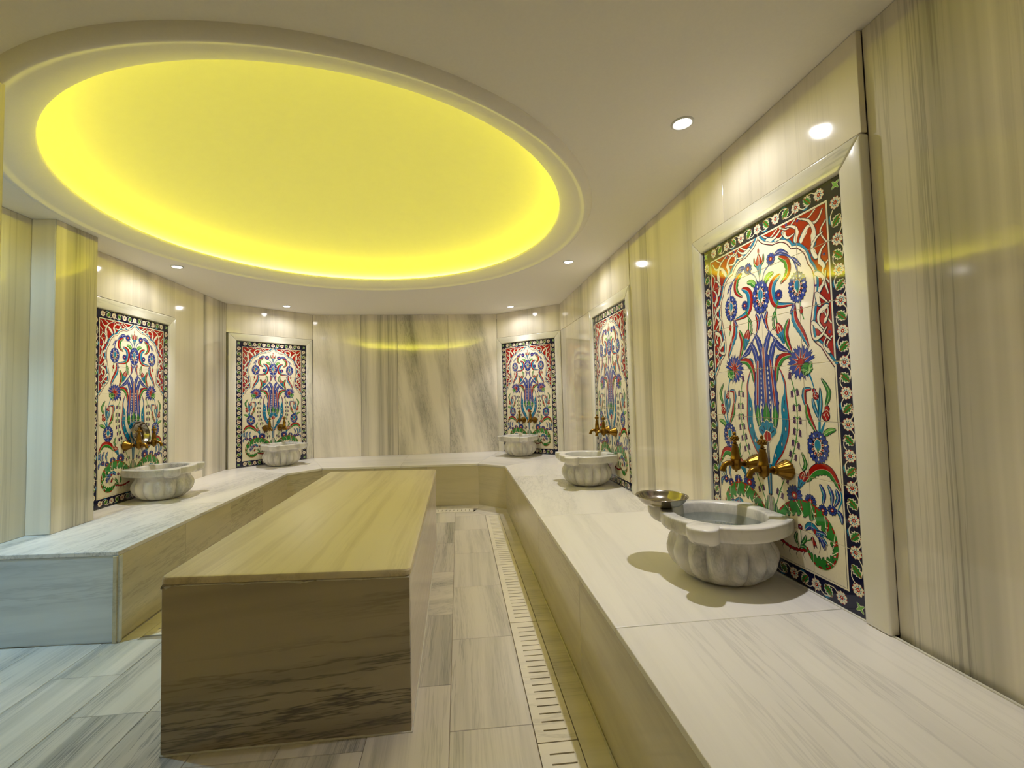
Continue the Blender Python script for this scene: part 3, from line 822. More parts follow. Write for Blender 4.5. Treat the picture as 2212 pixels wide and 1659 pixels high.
    # large split leaves
    for ir, (P, w) in enumerate([([(0.88, 0.76), (0.74, 0.60), (0.52, 0.56), (0.40, 0.40)], 0.11), ([(0.62, 0.92), (0.60, 0.70), (0.70, 0.50), (0.86, 0.40)], 0.12),
                 ([(1.02, 0.72), (0.98, 0.54), (1.10, 0.44), (1.24, 0.40)], 0.10), ([(1.30, 0.50), (1.20, 0.62), (1.04, 0.60)], 0.09),
                 ([(1.72, 0.46), (1.56, 0.50), (1.42, 0.44), (1.34, 0.36)], 0.08), ([(1.50, 0.56), (1.36, 0.55), (1.28, 0.46)], 0.06),
                 ([(0.60, 1.16), (0.66, 1.00), (0.56, 0.86), (0.42, 0.80)], 0.10), ([(0.44, 1.36), (0.52, 1.22), (0.46, 1.08), (0.37, 1.02)], 0.09),
                 ([(0.58, 1.46), (0.48, 1.54), (0.42, 1.70), (0.37, 1.86)], 0.10), ([(0.54, 1.76), (0.44, 1.62), (0.40, 1.46)], 0.08),
                 ([(0.58, 1.98), (0.62, 1.80), (0.50, 1.90), (0.38, 2.02)], 0.09), ([(0.44, 2.06), (0.58, 2.14), (0.60, 2.30), (0.50, 2.44)], 0.10),
                 ([(0.70, 2.30), (0.60, 2.40), (0.46, 2.56), (0.37, 2.64)], 0.09), ([(0.66, 2.58), (0.54, 2.52), (0.44, 2.40)], 0.08),
                 ([(0.44, 2.82), (0.52, 2.70), (0.46, 2.58)], 0.07), ([(0.46, 2.30), (0.40, 2.18), (0.40, 2.06)], 0.06)]):
        rumi(P, w * 0.70, 4 + 3 * ir, 1 if ir % 2 else -1)
    for (u, v) in [(0.70, 1.12), (0.62, 1.66), (0.70, 2.46), (0.42, 1.18), (0.95, 0.40), (1.22, 0.36), (0.40, 2.50)]:
        fill(ell(u, v, 0.026, n=8), 'cobalt', 3); fill(ell(u, v, 0.012, n=6), 'ink', 4)
    # ---- centre axis
    SYM = False
    stroke([(2, 0.56), (2, 0.78)], 0.03, 'green', 10, smooth=False)
    fill(ell(2, 0.60, 0.03, 0.06, 8), 'red', 11)
    tulip(2, 0.82, 0.15, 0.24, 0.0, 12, 0.16)
    stroke([(2, 1.1), (2, 1.3)], 0.03, 'cobalt', 10, smooth=False)
    palmette(2, 1.55, 0.225, 0.32, 24)
    SYM = True
    leaf([(1.97, 0.92), (1.88, 0.84), (1.86, 0.70)], 0.05, 'green', 'red', 10)
    rosette(1.66, 0.87, 0.115, 10, 'cobalt', 20)
    stroke([(1.94, 1.28), (1.86, 1.08), (1.71, 0.97)], 0.03, 'cobalt', 11)
    leaf([(1.87, 1.31), (1.76, 1.20), (1.60, 1.15)], 0.13, 'green', 'leaf', 13, 5)
    stroke([(1.56, 0.83), (1.30, 0.90), (1.10, 1.06), (1.0, 1.34)], 0.032, 'cobalt', 11)
    leaf([(1.56, 0.82), (1.40, 0.80), (1.20, 0.92)], 0.07, 'cobalt', 'cobalt', 12, 3)
    leaf([(1.12, 1.02), (1.02, 1.12), (0.92, 1.24)], 0.06, 'cobalt', 'cobalt', 12, 3)
    palmette(1.03, 1.59, 0.20, 0.26, 24)
    leaf([(1.46, 0.90), (1.27, 1.04), (1.25, 1.26), (1.44, 1.42)], 0.15, 'green', 'red', 13, 7)
    leaf([(1.42, 1.24), (1.62, 1.34), (1.68, 1.55), (1.56, 1.80), (1.14, 1.87)], 0.17, 'red', 'teal', 13)
    rosette(1.50, 1.62, 0.095, 12, 'cobalt', 18)
    leaf([(1.14, 1.86), (1.16, 1.95), (1.24, 2.04)], 0.06, 'cobalt', 'cobalt', 14)
    stroke([(0.98, 1.84), (0.97, 2.02), (0.92, 2.2)], 0.02, 'green', 11)
    fill(ell(0.97, 2.02, 0.045, 0.075, 10), 'ink', 12); fill(ell(0.97, 2.02, 0.037, 0.066, 10), 'red', 13)
    leaf([(1.12, 1.86), (1.14, 2.15), (0.97, 2.45), (0.84, 2.70)], 0.14, 'teal', 'red', 13, 9)
    stroke([(1.52, 1.72), (1.60, 1.92), (1.58, 2.18)], 0.035, 'green', 15)
    leaf([(1.60, 1.9), (1.66, 2.0), (1.70, 2.10)], 0.05, 'green', 'green', 15)
    tulip(1.53, 2.28, 0.17, 0.22, 0.35, 18, 0.17)
    leaf([(1.62, 2.26), (1.68, 2.18), (1.66, 2.06)], 0.045, 'green', 'green', 17)
    leaf([(1.27, 2.12), (1.38, 2.40), (1.24, 2.78)], 0.13, 'green', 'red', 13, 7)
    stroke([(2.0, 1.90), (1.84, 2.24), (1.60, 2.50), (1.24, 2.80)], 0.04, 'cobalt', 11)
    leaf([(1.83, 1.86), (1.90, 2.05), (1.83, 2.26)], 0.09, 'cobalt', 'red', 12, 4)
    leaf([(1.70, 2.40), (1.56, 2.62), (1.34, 2.72)], 0.10, 'cobalt', 'cobalt', 12, 4)
    # carnations
    cx, cy = 1.04, 2.96
    pet = []
    for k in range(15):
        t = math.radians(-165 + k * 20.5) + 0.0
        for j, r in ((-0.13, 0.25), (-0.07, 0.31), (0.0, 0.27), (0.07, 0.33), (0.13, 0.24)):
            pet.append((cx + r * math.cos(t + j), cy + r * math.sin(t + j)))
    fill([(cx + (p[0] - cx) * 1.05, cy + (p[1] - cy) * 1.05) for p in pet] + [(cx - 0.05, cy + 0.05)], 'ink', 14)
    fill(pet + [(cx - 0.05, cy + 0.05)], 'cobalt', 15)
    for k in range(9):
        t = math.radians(-155 + k * 33)
        a = (cx + 0.06 * math.cos(t), cy + 0.06 * math.sin(t)); b = (cx + 0.24 * math.cos(t), cy + 0.24 * math.sin(t))
        stroke([a, ((a[0] + b[0]) / 2, (a[1] + b[1]) / 2), b], 0.062, 'cream', 16, 'end'); stroke([a, ((a[0] + b[0]) / 2, (a[1] + b[1]) / 2), b], 0.045, 'red', 17, 'end')
    fill(ell(cx, cy, 0.085), 'ink', 18); fill(ell(cx, cy, 0.075), 'red', 19)
    fill(ell(cx - 0.11, cy + 0.12, 0.13, 0.12, 12, 0.7), 'ink', 19); fill(ell(cx - 0.11, cy + 0.12, 0.115, 0.105, 12, 0.7), 'green', 20)
    for d in ((-0.24, 0.0), (-0.26, 0.12), (-0.06, 0.24), (0.02, 0.13)):
        leaf([(cx - 0.16, cy + 0.20), (cx - 0.1 + d[0] * 0.4, cy + 0.1 + d[1] * 0.3), (cx + d[0], cy + d[1])], 0.08, 'green', 'leaf', 21, 3)
    stroke([(cx - 0.14, cy + 0.16), (0.82, 3.30), (0.73, 3.62)], 0.05, 'teal', 19, 'end')
    leaf([(1.26, 2.80), (1.50, 2.84), (1.64, 3.02), (1.68, 3.30)], 0.16, 'red', 'green', 21, 8, -1)
    rosette(1.58, 2.86, 0.095, 12, 'teal', 17, 'ink')
    # ---- big tulip
    body = crv([(2.0, 2.62), (1.90, 2.72), (1.80, 2.86), (1.74, 3.10), (1.69, 3.45), (1.66, 3.75), (1.68, 3.98), (1.76, 4.22), (1.88, 4.36), (2.0, 4.40)], 5)
    b2 = [(p[0] - (0.02 if i % 3 == 0 and p[1] < 3.75 else 0.0), p[1]) for i, p in enumerate(body)]
    fill([(p[0] - 0.012, p[1]) for p in b2] + [(2.0, 4.41)], 'ink', 14); fill(b2 + [(2.0, 4.40), (2.0, 2.62)], 'cobalt', 15)
    leaf([(1.78, 2.28), (1.88, 2.46), (1.96, 2.74), (1.975, 3.2)], 0.13, 'cobalt', 'cobalt', 16, 9)
    leaf([(1.62, 2.44), (1.74, 2.62), (1.81, 2.90), (1.79, 3.3)], 0.13, 'cobalt', 'cobalt', 16, 9)
    stroke([(1.72, 2.24), (1.62, 2.3)], 0.012, 'ink', 12, smooth=False)
    stroke([(1.80, 2.32), (1.72, 2.26), (1.60, 2.24)], 0.016, 'ink', 12, 'end')
    stroke([(1.66, 2.48), (1.60, 2.44), (1.48, 2.46)], 0.016, 'ink', 12, 'end')
    stroke([(1.82, 2.84), (1.79, 3.2), (1.745, 3.75)], 0.058, 'cream', 19); stroke([(1.82, 2.84), (1.79, 3.2), (1.745, 3.75)], 0.042, 'red', 20)
    SYM = False
    stroke([(2, 2.58), (2, 3.2), (2, 3.76)], 0.066, 'cream', 19); stroke([(2, 2.58), (2, 3.2), (2, 3.76)], 0.048, 'red', 20)
    SYM = True
    for k in range(9):
        v = 2.96 + k * 0.098; u = 1.905 - 0.0042 * k
        fill([(u, v), (u + 0.018, v + 0.05), (u, v + 0.085), (u - 0.018, v + 0.05)], 'cream', 19)
    stroke([(1.90, 2.9), (1.87, 3.75)], 0.012, 'ink', 18, smooth=False)
    # cream gaps, green sepals, teal fan
    for P in ([(1.83, 3.62), (1.86, 3.98), (1.845, 4.14), (1.80, 3.98)], [(1.93, 3.70), (1.945, 3.95), (1.915, 4.16), (1.895, 3.95)]):
        fill(P, 'cream', 21)
    for P in ([(1.75, 3.72), (1.82, 3.92), (1.80, 4.20), (1.74, 4.16), (1.68, 3.95)],):
        fill([(p[0] + (p[0] - 1.755) * 0.12, p[1]) for p in P], 'ink', 22); fill(P, 'green', 23); stroke([(1.75, 3.76), (1.77, 4.16)], 0.01, 'cream', 24, smooth=False)
    SYM = False
    fill([(2, 3.66), (2.11, 3.90), (2.09, 4.14), (1.91, 4.14), (1.89, 3.90)], 'ink', 22); fill([(2, 3.70), (2.095, 3.90), (2.08, 4.12), (1.92, 4.12), (1.905, 3.90)], 'green', 23)
    stroke([(2, 3.74), (2, 4.12)], 0.012, 'cream', 24, smooth=False)
    fan = [(2 + 0.30 * (0.84 + 0.16 * abs(math.sin(math.pi * 5 * t / 2.7))) * math.sin(t - 1.35) * 0.9, 4.36 - 0.31 * (0.84 + 0.16 * abs(math.sin(math.pi * 5 * t / 2.7))) * math.cos(t - 1.35)) for t in [2.7 * k / 60 for k in range(61)]] + [(2.12, 4.38), (2, 4.42), (1.88, 4.38)]
    fill([(2 + (p[0] - 2) * 1.08, 4.36 + (p[1] - 4.36) * 1.08) for p in fan], 'cream', 25)
    fill([(2 + (p[0] - 2) * 1.03, 4.36 + (p[1] - 4.36) * 1.03) for p in fan], 'ink', 26); fill(fan, 'teal', 27)
    for a in (-1.0, -0.5, 0.0, 0.5, 1.0):
        stroke([(2 + 0.12 * math.sin(a), 4.36 - 0.12 * math.cos(a)), (2 + 0.22 * math.sin(a), 4.36 - 0.22 * math.cos(a))], 0.02, 'ink', 28, smooth=False)
    h = [(2 + 0.10 * (0.85 + 0.15 * abs(math.sin(2.5 * t))) * math.cos(t), 4.37 + 0.11 * (0.85 + 0.15 * abs(math.sin(2.5 * t))) * math.sin(t)) for t in [2 * math.pi * k / 30 for k in range(30)]]
    fill([(2 + (p[0] - 2) * 1.2, 4.37 + (p[1] - 4.37) * 1.18) for p in h], 'cream', 29); fill(h, 'red', 30)
    stroke([(2, 4.44), (2, 4.9)], 0.06, 'ink', 16, smooth=False); stroke([(2, 4.44), (2, 5.45)], 0.03, 'grey', 30, smooth=False)
    fill([(1.925, 4.92), (2.075, 4.92), (2.05, 5.52), (2.0, 5.56), (1.95, 5.52)], 'ink', 27); fill([(1.94, 4.92), (2.06, 4.92), (2.037, 5.50), (1.963, 5.50)], 'teal', 28)
    stroke([(2, 5.54), (2, 5.95)], 0.035, 'grey', 14, smooth=False)
    SYM = True
    stroke([(1.965, 5.55), (1.965, 5.95)], 0.012, 'ink', 14, smooth=False)
    for P in ([(1.93, 5.95), (1.91, 5.75), (1.93, 5.55)], [(1.88, 5.95), (1.85, 5.8), (1.87, 5.66)]): leaf(P, 0.04, 'green', 'green', 13)
    # ---- teal leaves hugging the tulip
    oe = crv([(1.58, 3.04), (1.47, 3.28), (1.45, 3.60), (1.425, 3.90), (1.42, 4.10), (1.47, 4.34), (1.62, 4.64), (1.82, 4.88), (1.93, 5.10)], 5)
    ie = crv([(1.58, 3.04), (1.49, 3.34), (1.50, 3.50), (1.565, 3.64), (1.595, 3.85), (1.58, 4.10), (1.66, 4.38), (1.80, 4.60), (1.955, 5.0)], 5)
    quads([(p[0] - 0.028, p[1] + 0.008) for p in oe], oe, 'red', 13)
    quads(offs(oe, 0.012), offs(ie, -0.012), 'ink', 14)
    quads(oe, ie, 'teal', 15)
    for u, v in ((1.52, 3.80), (1.50, 4.16), (1.62, 4.46), (1.80, 4.70)):
        stroke([(u - 0.03, v - 0.16), (u - 0.01, v - 0.05), (u, v)], 0.014, 'ink', 16); fill(ell(u, v + 0.03, 0.026, 0.05, 8), 'ink', 16); fill(ell(u, v + 0.03, 0.016, 0.04, 8), 'cream', 17)
    # ---- bell sprays
    st = crv([(1.31, 3.20), (1.23, 3.48), (1.20, 3.75), (1.20, 3.98), (1.22, 4.20), (1.27, 4.42), (1.35, 4.64), (1.45, 4.86), (1.58, 5.10), (1.74, 5.42), (1.88, 5.74)], 6)
    quads(offs(st, 0.011), offs(st, -0.011), 'green', 11)
    bell(1.325, 3.18, 0.15, 12, -0.2)
    for k in range(9):
        i = min(len(st) - 2, 6 + int(k * 6)); p = st[i]; q_ = st[i + 1]
        a = math.atan2(q_[0] - p[0], q_[1] - p[1])
        for sd in (-1, 1):
            bx, by = p[0] + sd * 0.068 * math.cos(a), p[1] - sd * 0.068 * math.sin(a)
            stroke([p, (bx, by - 0.05)], 0.014, 'green', 11, smooth=False)
            bell(bx, by + 0.03, 0.125, 12, -a * 0.6)
    # ---- buds at the side
    stroke([(0.76, 3.50), (0.70, 3.80), (0.72, 4.20)], 0.05, 'teal', 12)
    leaf([(0.72, 4.0), (0.66, 3.7), (0.66, 3.42)], 0.06, 'teal', 'teal', 13)
    leaf([(0.72, 3.95), (0.80, 3.75), (0.83, 3.6)], 0.06, 'teal', 'teal', 13)
    for u, v, s, r in ((0.765, 3.53, 1.0, 0.3), (0.555, 3.86, 1.3, -0.25)):
        bud = crv([(0.0, -0.10), (0.035, -0.07), (0.032, -0.03), (0.055, 0.02), (0.045, 0.07), (0.0, 0.095), (-0.045, 0.07), (-0.055, 0.02), (-0.032, -0.03), (-0.035, -0.07)], 4, True)
        R_ = lambda P: [(u + (x * math.cos(r) - y * math.sin(r)) * s, v + (x * math.sin(r) + y * math.cos(r)) * s) for x, y in P]
        fill(R_([(x * 1.17, y * 1.12) for x, y in bud]), 'ink', 14); fill(R_(bud), 'red', 15)
        stroke(R_([(-0.045, 0.03), (0.0, -0.01), (0.04, 0.04)]), 0.009, 'cream', 16); stroke(R_([(-0.02, 0.085), (0.015, 0.04), (0.05, 0.03)]), 0.008, 'cream', 16)
        stroke(R_([(-0.028, -0.03), (0.0, -0.05), (0.03, -0.03)]), 0.008, 'cream', 16)
    stroke([(0.56, 3.94), (0.62, 4.06), (0.69, 4.2)], 0.06, 'teal', 13, 'start')
    leaf([(0.56, 3.74), (0.48, 3.5), (0.62, 3.26)], 0.08, 'green', 'green', 13, 4)
    leaf([(0.84, 3.44), (1.0, 3.46), (1.01, 3.66), (0.96, 3.74)], 0.09, 'teal', 'red', 13, 4)
    leaf([(0.97, 3.70), (0.94, 3.92), (0.78, 4.20)], 0.11, 'green', 'red', 13, 6)
    leaf([(0.64, 4.24), (0.52, 4.16), (0.38, 4.12)], 0.10, 'green', 'leaf', 13, 4)
    palmette(0.77, 4.45, 0.21, 0.26, 24)
    stroke([(0.82, 4.70), (0.88, 4.86), (1.0, 5.06)], 0.035, 'cobalt', 12)
    # ---- arching leaf, red bud, blue flowers
    leaf([(1.08, 5.10), (0.84, 4.86), (0.56, 4.84), (0.36, 5.12)], 0.20, 'green', 'red', 13, 9)
    stroke([(0.38, 5.06), (0.35, 5.26), (0.46, 5.48)], 0.03, 'teal', 12, 'both')
    for P in ([(0.62, 5.06), (0.54, 5.22), (0.56, 5.42)], [(0.78, 5.08), (0.70, 5.24), (0.74, 5.42)], [(0.46, 5.10), (0.42, 5.24), (0.50, 5.40)], [(0.46, 5.46), (0.39, 5.52), (0.37, 5.66)]):
        leaf(P, 0.07, 'teal', 'cobalt', 13, 3)
    tulip(1.15, 5.03, 0.15, 0.20, -0.45, 17, 0.16)
    leaf([(1.14, 4.92), (1.06, 4.78), (1.14, 4.58)], 0.07, 'green', 'green', 14, 4)
    stroke([(1.10, 4.95), (1.20, 4.8), (1.18, 4.62)], 0.014, 'ink', 13, 'end')
    rosette(1.37, 5.40, 0.185, 16, 'cobalt', 13); rosette(1.0, 5.43, 0.125, 14, 'cobalt', 13); rosette(0.74, 5.52, 0.09, 12, 'cobalt', 13); rosette(0.55, 5.47, 0.085, 10, 'cobalt', 13)
    # ---- great green scroll
    o_ = crv([(1.88, 5.88), (1.70, 5.68), (1.46, 5.52), (1.12, 5.44), (0.80, 5.53), (0.56, 5.76), (0.475, 6.04), (0.52, 6.30), (0.70, 6.50), (0.93, 6.53), (1.08, 6.42), (1.15, 6.28)], 6)
    i_ = crv([(1.84, 5.94), (1.68, 5.86), (1.48, 5.78), (1.22, 5.72), (0.94, 5.76), (0.72, 5.90), (0.585, 6.10), (0.60, 6.22), (0.74, 6.33), (0.92, 6.36), (1.06, 6.33), (1.14, 6.27)], 6)
    i2 = [(a[0] + (b[0] - a[0]) * (0.78 if k % 3 == 0 else 1.06), a[1] + (b[1] - a[1]) * (0.78 if k % 3 == 0 else 1.06)) for k, (a, b) in enumerate(zip(o_, i_))]
    quads(offs(o_, -0.03), i2, 'ink', 20) if False else None
    quads([(p[0], p[1]) for p in offs(o_, 0.04)], [(b[0] + (b[0] - a[0]) * 0.06, b[1] + (b[1] - a[1]) * 0.06) for a, b in zip(o_, i2)], 'ink', 20)
    quads(offs(o_, 0.03), o_, 'red', 21)
    quads(offs(o_, -0.006), i2, 'green', 21)
    for k in range(8, 50, 6):
        a, b = o_[k], i_[min(k + 5, len(i_) - 1)]
        m = ((a[0] * 0.5 + b[0] * 0.5), (a[1] * 0.5 + b[1] * 0.5))
        stroke([a, m, b], 0.014, 'cream', 22, n=3)
        a2, b2_ = o_[k + 2], i_[min(k + 5, len(i_) - 1)]
        stroke([a2, ((a2[0] + b2_[0]) / 2, (a2[1] + b2_[1]) / 2 + 0.01), (b2_[0] * 0.7 + a2[0] * 0.3, b2_[1] * 0.7 + a2[1] * 0.3)], 0.035, 'red', 23, 'both')
        p = (o_[k + 3][0] * 0.5 + i_[k + 3][0] * 0.5, o_[k + 3][1] * 0.5 + i_[k + 3][1] * 0.5)
        fill(ell(p[0], p[1], 0.022, 0.012, 8, 0.5), 'cream', 24); stroke([p, (p[0] + 0.05, p[1] + 0.05), (p[0] + 0.02, p[1] + 0.1)], 0.012, 'ink', 23)
    # ---- nodding flower, red bloom and root inside the scroll
    leaf([(1.16, 5.97), (1.04, 5.87), (0.90, 5.92), (0.68, 6.10)], 0.13, 'cobalt', 'teal', 13, 5)
    leaf([(0.96, 5.94), (0.82, 6.02), (0.74, 6.20)], 0.10, 'cobalt', 'cobalt', 14, 4)
    leaf([(0.98, 5.95), (0.78, 5.92), (0.62, 5.98)], 0.05, 'teal', 'cobalt', 14, 4)
    fill(ell(0.94, 5.93, 0.03, 0.045, 8), 'red', 18)
    for P in ([(0.80, 6.0), (0.72, 6.1), (0.70, 6.26)], [(0.86, 6.06), (0.84, 6.18), (0.88, 6.30)]): stroke(P, 0.02, 'ink', 13, 'end')
    fill([(1.04, 6.08), (0.99, 6.03), (0.93, 6.12), (0.90, 6.22), (0.95, 6.19), (0.97, 6.25), (1.0, 6.18)], 'ink', 14); fill([(1.03, 6.09), (0.99, 6.05), (0.94, 6.13), (0.92, 6.2), (0.96, 6.17), (0.97, 6.22), (1.0, 6.16)], 'red', 15)
    rosette(1.27, 5.95, 0.045, 6, 'red', 14, 'cobalt')
    for P in ([(1.28, 6.34), (1.26, 6.15), (1.27, 5.99)], [(1.30, 6.34), (1.16, 6.18), (1.02, 6.10)], [(1.34, 6.34), (1.36, 6.2), (1.34, 6.08)], [(1.3, 6.33), (1.2, 6.27), (1.1, 6.3)]):
        stroke(P, 0.016, 'green', 12)
    leaf([(1.26, 6.26), (1.18, 6.16), (1.14, 6.06)], 0.06, 'green', 'green', 13); leaf([(1.3, 6.3), (1.18, 6.29), (1.06, 6.36)], 0.06, 'green', 'green', 13); leaf([(1.34, 6.3), (1.40, 6.18), (1.36, 6.06)], 0.05, 'green', 'green', 13)
    for k in range(8):
        u = 1.20 + k * 0.085; v = 6.345 + 0.05 * math.sin(k * 0.5)
        fill(ell(u, v, 0.055, 0.036, 8), 'ink', 14); fill(ell(u, v, 0.046, 0.028, 8), 'red', 15)
        if k % 2 == 0: stroke([(u, v + 0.03), (u + 0.03, v + 0.1), (u - 0.02, v + 0.17)], 0.014, 'ink', 13, 'end')
design()

SU, SV, LAY = PW / 4, PH / 7, 0.000026
def clip(poly, x0, x1, y0, y1):
    for ax, lim, keep in ((0, x0, 1), (0, x1, -1), (1, y0, 1), (1, y1, -1)):
        out = []
        for i in range(len(poly)):
            a, b = poly[i - 1], poly[i]
            da, db = (a[ax] - lim) * keep, (b[ax] - lim) * keep
            if da >= 0 and db >= 0: out.append(b)
            elif da >= 0 > db or da < 0 <= db:
                t = da / (da - db); x = (a[0] + (b[0] - a[0]) * t, a[1] + (b[1] - a[1]) * t)
                out.append(x)
                if db >= 0: out.append(b)
        poly = out
        if len(poly) < 3: return []
    return poly
def tile_meshes():
    buckets = {}
    for ip, (c, lay, pts) in enumerate(PAINT):
        lay = lay + 0.8 * ((ip * 0.6180339) % 1.0)          # no two glaze areas lie in exactly one plane
        tris = [(0, 1, 2)] if len(pts) == 3 else tessellate_polygon([[Vector((p[0], p[1], 0)) for p in pts]])
        for t in tris:
            T = [pts[i] for i in t]
            a = (T[1][0] - T[0][0]) * (T[2][1] - T[0][1]) - (T[2][0] - T[0][0]) * (T[1][1] - T[0][1])
            if abs(a) < 1e-9: continue
            if a < 0: T.reverse()
            us = [p[0] for p in T]; vs = [p[1] for p in T]
            for i in range(max(0, int(min(us))), min(3, int(max(us))) + 1):
                for j in range(max(0, int(min(vs))), min(6, int(max(vs))) + 1):
                    q_ = clip(T, i + 0.006, i + 0.994, j + 0.006, j + 0.994)
                    if len(q_) >= 3: buckets.setdefault((i, j), []).append((c, lay, q_))
    out = {}
    for i in range(4):
        for j in range(7):
            V, F, MI = [], [], []
            # tile body: a thin box with a small rounded edge
            g, r = 0.004, 0.008
            cu, cv = i + 0.5, j + 0.5
            def add(u, v, y): V.append(((u - cu) * SU, y, -(v - cv) * SV)); return len(V) - 1
            ring0 = [add(u, v, 0.006) for u, v in ((i + g, j + g), (i + 1 - g, j + g), (i + 1 - g, j + 1 - g), (i + g, j + 1 - g))]
            ring1 = [add(u, v, 0.0008) for u, v in ((i + g, j + g), (i + 1 - g, j + g), (i + 1 - g, j + 1 - g), (i + g, j + 1 - g))]
            ring2 = [add(u, v, 0.0) for u, v in ((i + r, j + r), (i + 1 - r, j + r), (i + 1 - r, j + 1 - r), (i + r, j + 1 - r))]
            for A, B in ((ring0, ring1), (ring1, ring2)):
                for k in range(4): F.append((A[k], B[k], B[(k + 1) % 4], A[(k + 1) % 4])); MI.append(0)
            F.append(tuple(reversed(ring2))); MI.append(0)
            for c, lay, q_ in buckets.get((i, j), []):
                ids = [add(u, v, -lay * LAY) for u, v in q_]
                F.append(tuple(ids)); MI.append(c)
            me = bpy.data.meshes.new('tile'); me.from_pydata(V, [], F)
            for m in GLAZE: me.materials.append(m)
            me.polygons.foreach_set('material_index', MI)
            # make every painted face look at the room (-y)
            bm = bmesh.new(); bm.from_mesh(me); bm.normal_update()
            for f in bm.faces:
                if f.normal.y > 0.5: f.normal_flip()
            bm.to_mesh(me); bm.free()
            out[(i, j)] = me
    return out
TILES = tile_meshes()

def frame_piece(poly, parent, name, vert):
    """Mitred frame member: polygon in the panel's x-z plane, with softened edges."""
    cx = sum(p[0] for p in poly) / len(poly); cz = sum(p[1] for p in poly) / len(poly)
    if vert: L = [(p[0] - cx, p[1] - cz) for p in poly]
    else: L = [(-(p[1] - cz), p[0] - cx) for p in poly]
    bm = prism_bm([(p[0], p[1]) for p in L], 0, 0.034, 0.0065, 3)
    # prism lies in local xy with depth z: turn it so that depth looks to -y and length runs along local z
    me_o = mesh_obj(name, bm, M_FRAME, parent)
    for v in me_o.data.vertices:
        x, y, z = v.co
        v.co = (x, 0.020 - z, y)
    me_o.location = (cx, 0, cz)
    if not vert: me_o.rotation_euler = (0, math.pi / 2, 0)
    auto_smooth(me_o, 35)
    me_o['vein'] = 0.6; me_o['tilt'] = 0.0
    return me_o

def tile_panel(loc, rz, label):
    r = empty('tile_panel', (loc[0], loc[1], PZ), rz, label, 'tile panel', 'painted floral tile panels in marble frames')
    bk = mesh_obj('grout_bed', box_bm(-PW / 2, PW / 2, 0.0015, 0.02, 0, PH), M_GROUT, r)
    for (i, j), me in TILES.items():
        o = bpy.data.objects.new('tile', me); COL.objects.link(o); o.parent = r
        o.location = ((i + 0.5) * SU - PW / 2, 0, PH - (j + 0.5) * SV)
    a, b = PW / 2 + 0.001, PW / 2 + FWID
    zt, zo = PH + 0.002, PH + FWID
    frame_piece([(-b, -0.004), (-a, -0.004), (-a, zt), (-b, zo)], r, 'frame_side', True)
    frame_piece([(a, -0.004), (b, -0.004), (b, zo), (a, zt)], r, 'frame_side', True)
    frame_piece([(-b, zo), (-a, zt), (a, zt), (b, zo)], r, 'frame_top', False)
    return r
def along(a, b, s):
    L = seg_len(a, b); return (a[0] + (b[0] - a[0]) * s / L, a[1] + (b[1] - a[1]) * s / L), math.atan2(b[1] - a[1], b[0] - a[0])
c4, r4 = along(BD, DR, 0.480); c2, r2 = along(LD, DB, 0.508)
PANELS = [((XR, P5), -q, 'nearest'), ((XR, P3), -q, 'right far'), (c4, r4, 'back right'), (c2, r2, 'back left'), ((xl(P1), P1), q, 'left')]
PLAB = ['big painted floral tile panel on the right wall closest to the camera',
        'painted floral tile panel seen at a sharp angle behind the second basin on the right',
        'painted floral tile panel on the slanted wall right of the plain back wall',
        'painted floral tile panel on the slanted wall left of the plain back wall',
        'painted floral tile panel on the left wall with a steel bowl before it']
for (p, rz, _), lab in zip(PANELS, PLAB): tile_panel(p, rz, lab)

